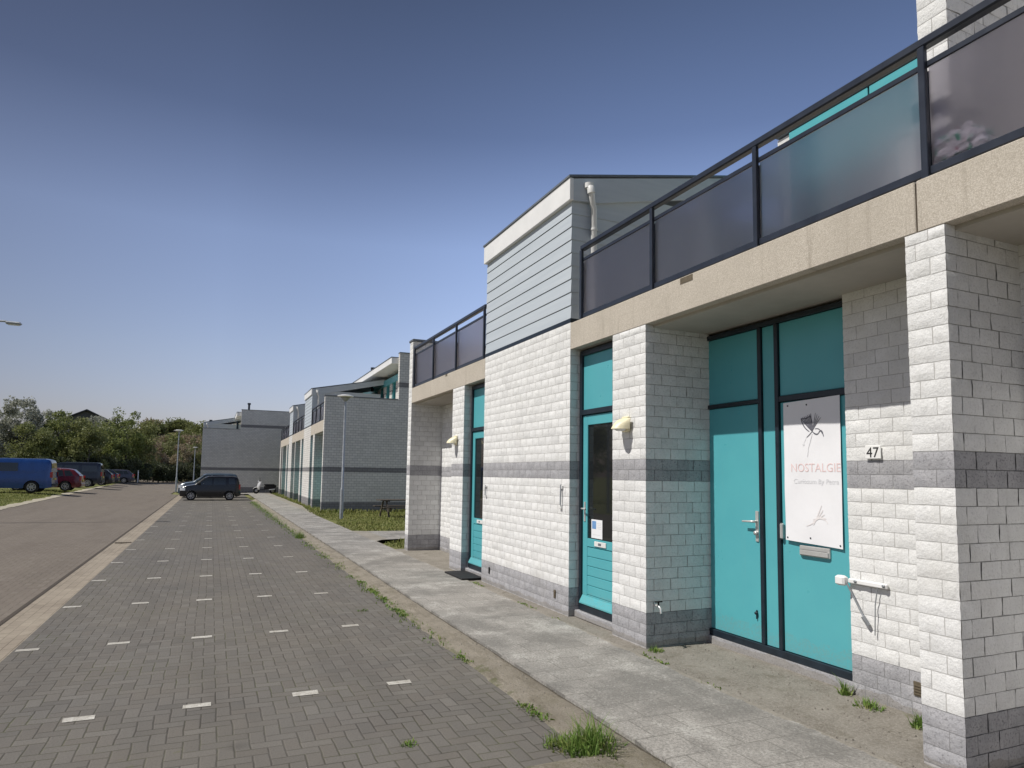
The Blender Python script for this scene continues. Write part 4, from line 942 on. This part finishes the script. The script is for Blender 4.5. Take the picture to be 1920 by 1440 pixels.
vehicle('parked_car', 'steel blue small car mostly hidden just behind the small black hatchback', 'car', None, (-.12, 52.6, 0), 0, paint('steel_blue_paint', (.07, .10, .135)), 3.58, 1.66, pandaT, 1.0, pw, (.88, 1.41), (3.455, 3.53), (.66, 2.94), .30, 1.09, .23, .80, None)

# ------------------------------------------------------------------ scooter by the far end wall
r = empty('motor_scooter', (4.05, 59.3, .07), 0, 1.05); tag(r, 'white and black motor scooter parked against the distant end wall', 'scooter')
M['scwhite'] = paint('scooter_white', (.62, .62, .62))
for xx in (-.62, .60):
    b = MB(); b.lathe([(.13, .04), (.16, .055), (.215, .05), (.24, .02), (.24, -.02), (.215, -.05), (.16, -.055), (.13, -.04)], (xx, 0, .24), 'y', 22); w = b.build('wheel', M['tyre'], r)
    b = MB(); b.lathe([(0, .03), (.14, .03), (.14, -.03), (0, -.03)], (xx, 0, .24), 'y', 16); b.build('rim', M['rim'], w)
b = MB(); rows = []
for z, x, w in ((.30, -.50, .10), (.45, -.50, .17), (.62, -.47, .20), (.80, -.42, .19), (.95, -.37, .13)): rows.append([(x+.07*q*q-.10*(1-q*q), w*q, z) for q in (-1, -.5, 0, .5, 1)])
b.grid(rows, 0, True); rows2 = [[(x+.06, y, z) for x, y, z in rw_] for rw_ in rows]; b.grid(rows2, 0, True, True)
b.grid([[a, c_] for a, c_ in zip(rows[-1], rows2[-1])], 0); b.grid([[rw_[0], q[0]] for rw_, q in zip(rows, rows2)]); b.grid([[rw_[-1], q[-1]] for rw_, q in zip(rows, rows2)]); b.build('front_shield', M['scwhite'], r)
b = MB(); rows = []
for x in (-.86, -.78, -.62, -.46, -.38): a = (x+.62)/.26; z = .24+.29*math.sqrt(max(0, 1-a*a*.85)); rows.append([(x, y, z-.03*abs(y)/.08) for y in (-.09, -.05, 0, .05, .09)])
b.grid(rows); b.grid([[(x, y, z-.02) for x, y, z in q] for q in rows], 0, True, True); b.build('mudguard', M['scwhite'], r)
b = MB(); b.bbox(-.42, .05, -.15, .15, .26, .33, .03); b.bbox(-.05, .75, -.14, .14, .33, .66, .07); b.bbox(.55, .86, -.11, .11, .46, .70, .05); b.build('body', M['under'], r)
b = MB(); b.bbox(-.06, .72, -.13, .13, .665, .76, .035); b.build('seat', M['black'], r)
b = MB(); b.tube([(-.58, 0, .30), (-.48, 0, .6), (-.38, 0, 1.0)], .03, 8); b.tube([(-.36, -.33, 1.03), (-.40, -.12, 1.0), (-.40, .12, 1.0), (-.36, .33, 1.03)], .018, 8); b.build('handlebar', M['under'], r)
b = MB(); b.lathe([(0, -.06), (.06, -.05), (.085, 0), (.06, .03)], (-.47, 0, .93), 'x', 14); b.build('headlight', M['lens'], r)
for sg in (-1, 1):
    b = MB(); b.tube([(-.38, sg*.2, 1.0), (-.38, sg*.28, 1.17)], .007, 6); b.lathe([(0, .01), (.055, .008), (.055, -.008), (0, -.01)], (-.38, sg*.29, 1.2), 'x', 12); b.build('mirror', M['under'], r)
b = MB(); b.tube([(.05, .1, .25), (.1, .17, .02)], .012, 6); b.tube([(.3, -.15, .3), (.75, -.17, .34)], .045, 8); b.build('stand_and_exhaust', M['galv'], r)

# ------------------------------------------------------------------ vegetation
def leaf_mat(name, c0, c1, c2, c3):
    t = NT(name); p = t.co()
    oi = t.n('ShaderNodeObjectInfo').outputs['Random']
    c = t.mix(t.ramp(t.noise(.55, 3, .6, p), [(.35, 0.), (.65, 1.)]), c0, c1)
    c = t.mix(t.ramp(t.noise(2.6, 3, .7, p), [(.5, 0.), (.7, 1.)]), c, c2)
    c = t.mix(t.math('MULTIPLY', oi, .55), c, c3)
    t.done(c, .55, 0, .3)
    tr = t.n('ShaderNodeBsdfTranslucent'); t.l(c, tr.inputs[0]); mx = t.n('ShaderNodeMixShader'); mx.inputs[0].default_value = .38
    t.l(t.bsdf.outputs[0], mx.inputs[1]); t.l(tr.outputs[0], mx.inputs[2]); t.l(mx.outputs[0], t.out.inputs[0]); return t.mat
M['leaf_grey'] = leaf_mat('silver_grey_leaves', (0.260, 0.278, 0.211), (0.348, 0.365, 0.286), (0.434, 0.434, 0.363), (0.295, 0.278, 0.249))
M['leaf_olive'] = leaf_mat('olive_leaves', (0.144, 0.177, 0.056), (0.211, 0.245, 0.070), (0.295, 0.304, 0.111), (0.186, 0.177, 0.094))
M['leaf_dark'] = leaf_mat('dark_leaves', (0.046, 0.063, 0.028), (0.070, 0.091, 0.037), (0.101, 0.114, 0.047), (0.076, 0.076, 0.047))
M['leaf_brown'] = leaf_mat('budding_brown_leaves', (0.254, 0.220, 0.139), (0.321, 0.261, 0.176), (0.211, 0.227, 0.102), (0.371, 0.270, 0.205))
M['bark'] = plain('grey_bark', (.085, .075, .062), .9, 0, .3, 5, .5, 20)
def leaf(mb, p, s, rg):
    n = Vector((rg.gauss(0, 1), rg.gauss(0, 1), rg.gauss(.35, 1))).normalized(); a = n.orthogonal().normalized(); a = (Matrix.Rotation(rg.uniform(0, 6.28), 3, n) @ a); b = n.cross(a)
    l, w = s*rg.uniform(.7, 1.3), s*rg.uniform(.4, .7)
    mb.face([p-a*l*.5, p+b*w*.5-a*l*.05, p+a*l*.5, p-b*w*.5+a*l*.1])
def plant_mesh(seed, h, spread, nl, ls, base, clus, bare=.0):
    """returns (trunk MB, crown MB): tapered trunk, forking limbs, leaf clumps at the limb ends"""
    rg = random.Random(seed); tr = MB(); cr = MB(); tips = []
    nst = 1 if base > .12 else 4
    for s_ in range(nst):
        a0 = rg.uniform(0, 6.28); lean = spread*(.10 if nst == 1 else .32)
        top = Vector((math.cos(a0)*lean, math.sin(a0)*lean, h*(.55 if nst == 1 else rg.uniform(.35, .6))))
        r0 = h*(.018 if nst == 1 else .009)
        pts = [Vector((math.cos(a0)*.12*(nst > 1), math.sin(a0)*.12*(nst > 1), -.1))]
        for k in range(1, 5): f = k/4; pts.append(Vector((top.x*f+rg.uniform(-.1, .1)*f, top.y*f+rg.uniform(-.1, .1)*f, top.z*f)))
        tr.tube(pts, [r0*1.25, r0, r0*.85, r0*.7, r0*.5], 7)
        for k in range(7 if nst == 1 else 4):
            f = rg.uniform(max(base/.55, .15), 1); i = min(3, int(f*4)); st = pts[i].lerp(pts[i+1], f*4-i if f < 1 else 1)
            an = rg.uniform(0, 6.28); ln = spread*rg.uniform(.55, .95)*(1.15-.45*f); rise = h*rg.uniform(.12, .34)
            e = Vector((st.x+math.cos(an)*ln, st.y+math.sin(an)*ln, min(h*.97, st.z+rise))); md = st.lerp(e, .5)+Vector((0, 0, rise*.12))
            tr.tube([st, md, e], [r0*.42, r0*.28, r0*.1], 5); tips += [e, md.lerp(e, .4)]
            for q in range(2):
                e2 = md.lerp(e, rg.uniform(.3, .9))+Vector((rg.gauss(0, .22), rg.gauss(0, .22), rg.uniform(.1, .45)))*spread*.55; e2.z = min(e2.z, h); tr.tube([md, e2], [r0*.16, r0*.05], 4); tips.append(e2)
        tips.append(top+Vector((0, 0, h*.26))); tr.tube([top, tips[-1]], [r0*.45, r0*.1], 5)
    while len(tips) < clus:
        an = rg.uniform(0, 6.28); zz = rg.uniform(base, .98); rr = spread*math.sqrt(max(.05, 1-((zz-base-.33*(1-base))/(1-base)*1.25)**2))*rg.uniform(.45, 1)
        tips.append(Vector((math.cos(an)*rr, math.sin(an)*rr, zz*h)))
    per = nl//len(tips)
    for tp_ in tips:
        R_ = spread*rg.uniform(.22, .40)*(1-bare*.3); k_ = int(per*rg.uniform(.5, 1.5))
        for q in range(k_):
            d = Vector((rg.gauss(0, 1), rg.gauss(0, 1), rg.gauss(0, .75))).normalized()*R_*rg.uniform(.35, 1.05)**.6
            p = tp_+d
            if p.z < .05: p.z = rg.uniform(.05, .3)
            leaf(cr, p, ls, rg)
    return tr, cr
protos = {}
def plant(kind, x, y, z, sc, rz, label, cat, group, name):
    if kind not in protos:
        sd, h, sp, nl, ls, base, cl, m, bare = KINDS[kind]; tr, cr = plant_mesh(sd, h, sp, nl, ls, base, cl, bare)
        r = empty(name, (0, 0, 0)); tr.build('trunk' if base > .12 else 'stems', M['bark'], r); cr.build('crown' if base > .12 else 'foliage', M[m], r); protos[kind] = r
    else: r = copy_tree(protos[kind])
    r.name = name; r.location = (x, y, z); r.rotation_euler = (0, 0, rz); r.scale = (sc,)*3; tag(r, label, cat, group); return r
KINDS = {'greyA': (11, 9.4, 2.4, 6000, .30, .2, 64, 'leaf_grey', .5), 'greyB': (12, 9.4, 2.3, 5200, .28, .22, 60, 'leaf_grey', .6),
 'oliveA': (21, 8.6, 2.6, 6000, .30, .18, 56, 'leaf_olive', 0), 'oliveB': (22, 9.0, 2.4, 5600, .30, .2, 52, 'leaf_olive', 0), 'oliveC': (23, 8.2, 2.7, 6000, .30, .16, 56, 'leaf_olive', 0),
 'brown': (31, 7.8, 2.3, 4000, .28, .2, 48, 'leaf_brown', .6), 'darkA': (41, 3.6, 2.1, 4200, .28, .03, 36, 'leaf_dark', 0), 'darkB': (42, 3.0, 1.9, 3800, .26, .03, 34, 'leaf_dark', 0), 'hillb': (51, 2.6, 2.0, 1500, .36, .03, 26, 'leaf_olive', 0), 'hillc': (52, 2.4, 1.9, 1300, .36, .03, 26, 'leaf_brown', 0)}
def ratio(px): return math.tan(math.atan((px-960)/1262.9)+YAW)
TG = 'trees behind the parked vehicles'
TL = [ # px bearing, distance, size, kind, label
 (-45, 96, 1.0, 'greyA', 'silver grey tree cut by the left edge of the picture, above the blue van'),
 (8, 100, .98, 'greyB', 'thin silvery tree behind the front half of the blue van'),
 (40, 97, 1.04, 'greyA', 'tallest silver grey loose crowned tree, above the rear of the blue van'),
 (84, 103, 1.0, 'greyB', 'thin silvery tree between the blue van and the dark roof peak'),
 (64, 90, .80, 'oliveC', 'low olive tree right behind the blue van tail'),
 (112, 98, 1.0, 'oliveA', 'olive green tree above the red car'),
 (142, 101, .90, 'oliveB', 'olive green tree just in front of the dark roof peak'),
 (166, 96, .93, 'oliveC', 'olive tree above the dark navy van'),
 (192, 106, .98, 'greyB', 'sparse grey tree right of the dark roof peak'),
 (212, 101, .92, 'oliveA', 'olive tree above the dark hatchbacks'),
 (236, 105, 1.06, 'oliveB', 'full olive tree left of the dune, above the slate grey hatchback'),
 (262, 108, 1.0, 'oliveA', 'rounded olive tree beside the marker post, at the foot of the dune'),
 (292, 116, .86, 'brown', 'budding brownish tree in front of the dune, left of the corner lamps'),
 (318, 122, .80, 'oliveC', 'low olive tree in front of the dune, left of the nearer corner lamp'),
 (345, 120, .84, 'brown', 'budding brownish tree just behind the nearer corner lamp'),
 (372, 126, .82, 'oliveB', 'olive tree partly hidden by the distant end wall')]
for i, (px_, yy, sc, kd, lb) in enumerate(TL): plant(kd, ratio(px_)*yy, yy, gz(ratio(px_)*yy)-.05, sc, i*1.9, lb, 'tree', TG, 'tree')
# two more along the verge, seen only as reflections in the door glass
for i, (x, y, sc, kd, lb) in enumerate(((-21, 52, 1.0, 'oliveA', 'olive tree on the verge beyond the left edge'), (-23.5, 40, 1.05, 'oliveC', 'broad olive tree on the verge beyond the left edge'), (-24, 63, 1.1, 'oliveB', 'tall olive tree on the verge beyond the left edge'))): plant(kd, x, y, .2, sc, i+.5, lb, 'tree', TG, 'tree')
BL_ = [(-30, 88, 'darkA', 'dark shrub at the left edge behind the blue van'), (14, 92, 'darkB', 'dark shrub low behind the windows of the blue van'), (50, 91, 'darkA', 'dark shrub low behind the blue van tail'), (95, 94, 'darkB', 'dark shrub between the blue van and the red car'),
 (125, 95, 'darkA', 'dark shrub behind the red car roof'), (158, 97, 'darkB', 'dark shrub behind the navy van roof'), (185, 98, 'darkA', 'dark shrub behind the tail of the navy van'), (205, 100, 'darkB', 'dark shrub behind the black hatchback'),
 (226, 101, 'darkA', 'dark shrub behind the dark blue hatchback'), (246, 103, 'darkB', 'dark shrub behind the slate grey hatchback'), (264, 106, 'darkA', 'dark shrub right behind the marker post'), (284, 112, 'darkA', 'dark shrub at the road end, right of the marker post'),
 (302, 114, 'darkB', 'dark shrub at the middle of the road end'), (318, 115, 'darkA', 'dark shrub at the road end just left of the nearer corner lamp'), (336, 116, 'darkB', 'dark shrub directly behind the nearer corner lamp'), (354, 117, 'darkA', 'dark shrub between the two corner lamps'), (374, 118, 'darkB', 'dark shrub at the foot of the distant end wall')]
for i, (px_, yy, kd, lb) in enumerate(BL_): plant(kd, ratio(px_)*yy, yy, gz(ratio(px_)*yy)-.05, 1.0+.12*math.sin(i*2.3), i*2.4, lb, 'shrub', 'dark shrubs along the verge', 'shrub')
# second, darker wood filling behind: reads as one mass
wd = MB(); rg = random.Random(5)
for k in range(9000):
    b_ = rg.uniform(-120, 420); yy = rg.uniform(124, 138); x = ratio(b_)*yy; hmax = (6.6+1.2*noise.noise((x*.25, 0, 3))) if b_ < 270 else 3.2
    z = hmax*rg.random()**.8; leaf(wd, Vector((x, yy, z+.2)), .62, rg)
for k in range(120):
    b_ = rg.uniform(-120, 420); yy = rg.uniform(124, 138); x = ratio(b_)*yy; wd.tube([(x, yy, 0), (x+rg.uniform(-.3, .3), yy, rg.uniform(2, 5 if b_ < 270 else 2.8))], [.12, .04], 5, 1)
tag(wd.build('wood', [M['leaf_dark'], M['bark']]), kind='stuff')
# dune
def dune(x, y):
    a = math.exp(-((y-190)/26)**2)*(13.4+1.2*math.sin(x*.09)+.9*noise.noise((x*.08, y*.08, 0)))
    e = max(0, min(1, (x+42)/22))*max(0, min(1, (60-x)/30)); e = e*e*(3-2*e)
    return a*e-.4+.35*noise.noise((x*.3, y*.3, 7))*e
mb = MB(); mb.grid([[(x, y, dune(x, y)) for x in range(-46, 64, 2)] for y in range(132, 250, 3)], 0, True)
t = NT('dune_scrub'); p = t.co()
c = t.ramp(t.noise(.22, 7, .75, p), [(.34, (0.088, 0.100, 0.037)), (.46, (0.163, 0.156, 0.069)), (.54, (0.250, 0.206, 0.112)), (.64, (0.375, 0.312, 0.200))]); t.bump(t.noise(.9, 6, .7, p), .9, .5)
tag(mb.build('dune_hill', t.done(c, .95, 0, .1)), kind='structure')
lbls = {}
for i in range(30):
    b_ = 276+3.7*i+rg.uniform(-3, 3); yy = rg.uniform(150, 186); x = ratio(b_)*yy
    kd = 'hillb' if (i*7) % 3 else 'hillc'
    plant(kd, x, yy, dune(x, yy)-.2, rg.uniform(.8, 1.5), i*1.3, 'scrubby green dune bush on the slope behind the corner lamps' if kd == 'hillb' else 'brownish budding dune bush on the slope behind the corner lamps', 'bush', 'green dune bushes' if kd == 'hillb' else 'brown dune bushes', 'bush')
# house whose roof peak shows over the trees
r = empty('house', (ratio(161)*132, 136, 0), 0); tag(r, 'house behind the trees with only its dark gabled roof peak showing', 'house')
b = MB(); b.box(-6, 6, -4, 8, 0, 8.6); b.face([(-6, -4, 8.6), (6, -4, 8.6), (0, -4, 11.6)]); b.face([(6, 8, 8.6), (-6, 8, 8.6), (0, 8, 11.6)]); b.build('wall', plain('house_wall', (.10, .10, .10), .9), r)
b = MB()
for sg in (-1, 1):
    q = [(0, -4.6, 11.85), (sg*7, -4.6, 8.35), (sg*7, 8.6, 8.35), (0, 8.6, 11.85)]; q2 = [(x, y, z-.22) for x, y, z in q]; b.face(q); b.face(q2[::-1])
    for i in range(4): b.face([q[i], q2[i], q2[(i+1) % 4], q[(i+1) % 4]])
b.build('roof', plain('slate_roof', (.05, .053, .058), .8, 0, .15), r)

# ---- grass and weeds
def blades(name, n, place, hgt, mat, seed, w=.012):
    rg = random.Random(seed); m = MB(); c = 0
    while c < n:
        q = place(rg)
        if q is None: continue
        x, y, z, k = q; h = hgt*k*rg.uniform(.5, 1.3); a = rg.uniform(0, 6.28); dx, dy = math.cos(a), math.sin(a); ln = h*rg.uniform(.1, 1.0); ww = w*(.6+k*.5)
        if mat is M['weed'] and rg.random() < .22: ww *= 2.6; h *= .55; ln = h*rg.uniform(.6, 1.6)
        p0 = (x-dy*ww, y+dx*ww, z); p1 = (x+dy*ww, y-dx*ww, z); mdl = (x+dx*ln*.35, y+dy*ln*.35, z+h*.65); tip = (x+dx*ln, y+dy*ln, z+h)
        m.face([p0, p1, (mdl[0]+dy*ww*.7, mdl[1]-dx*ww*.7, mdl[2]), (mdl[0]-dy*ww*.7, mdl[1]+dx*ww*.7, mdl[2])]); m.face([(mdl[0]-dy*ww*.7, mdl[1]+dx*ww*.7, mdl[2]), (mdl[0]+dy*ww*.7, mdl[1]-dx*ww*.7, mdl[2]), tip]); c += 1
    return m.build(name, mat)
def lawnA(rg):
    x, y = rg.uniform(4.15, 13), rg.uniform(21.6, 32.4)
    if x < 4.2+.25*math.sin(y) + max(0, (23-y))*.12: return None
    return x, y, .03, .6+.9*max(0, noise.noise((x*.7, y*.7, 1)))+(.9 if y > 31.7 else 0)
def lawnB(rg):
    x, y = rg.uniform(4.2, 9), rg.uniform(16.36, 18.9)
    if (x < 4.9 and (x-4.9)**2+(y-17.4)**2*.5 > .5): return None
    return x, y, .03, .7
def lawnC(rg): y = rg.uniform(32, 60); x = rg.uniform(4.16+.4*min(1, max(0, (y-32)/6)), 5.2); return x, y, .04, .9
def verge(rg):
    y = rg.uniform(34, 64); x = road_left(y)-abs(rg.gauss(0, 2.6))-.55+.25*noise.noise((y*.8, 0, 0))
    return x, y, gz(x)-.03, .8+.4*noise.noise((x*.5, y*.5, 2))
tag(blades('grass', 15000, lawnA, .10, M['grass'], 1, .016), kind='stuff'); tag(blades('grass', 2600, lawnB, .10, M['grass'], 2), kind='stuff'); tag(blades('grass', 2600, lawnC, .14, M['grass'], 3, .018), kind='stuff'); tag(blades('grass', 9000, verge, .075, M['grass'], 4, .022), kind='stuff')
def kerbweeds(rg):
    y = rg.uniform(3.8, 45); 
    if noise.noise((0, y*1.1, 4)) < .0-.012*(y-8) and y < 22: return None
    return 2.44+rg.gauss(0, .045+.003*y), y, .0, .35+.5*rg.random()+.012*y
tag(blades('kerb_grass', 2800, kerbweeds, .055, M['weed'], 6, .006), kind='stuff')
def tuft(x, y, z, n, hgt, rad, label, seed):
    def pl_(rg):
        a = rg.uniform(0, 6.28); q = rad*rg.random()**.7; return x+math.cos(a)*q, y+math.sin(a)*q, z-.01, 1-.5*q/rad
    o = blades('weed_tuft', n, pl_, hgt, M['weed'], seed, .0045); tag(o, label, 'weed', 'weeds in the joints'); return o
tuft(2.50, 4.20, .0, 420, .22, .21, 'largest green weed tuft growing at the bottom end of the kerb', 11)
tuft(2.33, 4.36, .0, 130, .12, .12, 'second weed tuft just left of the largest one at the kerb end', 12)
tuft(4.43, 6.12, .05, 90, .07, .09, 'small weed at the foot of the pier under the tap', 13)
tuft(5.12, 4.33, .05, 80, .13, .06, 'weed at the right foot of the double door', 14)
tuft(5.02, 4.02, .05, 110, .08, .12, 'flat weed patch in the sandy strip below the wall bracket', 15)
tuft(4.98, 3.55, .05, 90, .13, .07, 'weed beside the square air vent', 16)
tuft(2.0, 9.5, .0, 60, .05, .08, 'tiny weed on the grey pavers far from the kerb end', 17)
tuft(1.36, 4.78, .0, 70, .05, .07, 'tiny weed on the grey pavers right of the front white marks', 18)
tuft(2.42, 20.4, .0, 160, .24, .16, 'dark weed clump at the kerb where the path branches off', 19)

def leaflets(rg):
    y = rg.uniform(3.2, 12); x = rg.choice((2.44, 2.46, 4.18))+rg.gauss(0, .03)
    if noise.noise((x*2, y*1.7, 6)) < .12: return None
    return x, y, .012 if x < 2.6 else .05, .5+.6*rg.random()
tag(blades('joint_moss', 900, leaflets, .028, M['weed'], 21, .008), kind='stuff')
def crumbs():
    rg = random.Random(31); m = MB()
    for _ in range(900):
        y = 3+9*rg.random()**1.3; x = rg.choice((2.5, 2.62, 2.72, 4.25, 4.7, 5.0))+rg.gauss(0, .07); r_ = rg.uniform(.003, .010); z = .05 if x > 4.1 else kz(x, y)
        if 2.82 < x < 4.2 or x > 5.25: continue
        a = rg.uniform(0, 6.28); q = [(x+r_*math.cos(a+k*1.57)*rg.uniform(.6, 1.2), y+r_*math.sin(a+k*1.57)*rg.uniform(.6, 1.2), z-.002) for k in range(4)]; t_ = [(x+(p[0]-x)*.5, y+(p[1]-y)*.5, z+r_*.7) for p in q]
        m.grid([q, t_], 0, False, False, None, True); m.face(t_)
    o = m.build('gravel_crumbs', plain('crumb_stone', (.22, .20, .17), .9, 0, .5, 40)); tag(o, kind='stuff')
crumbs()
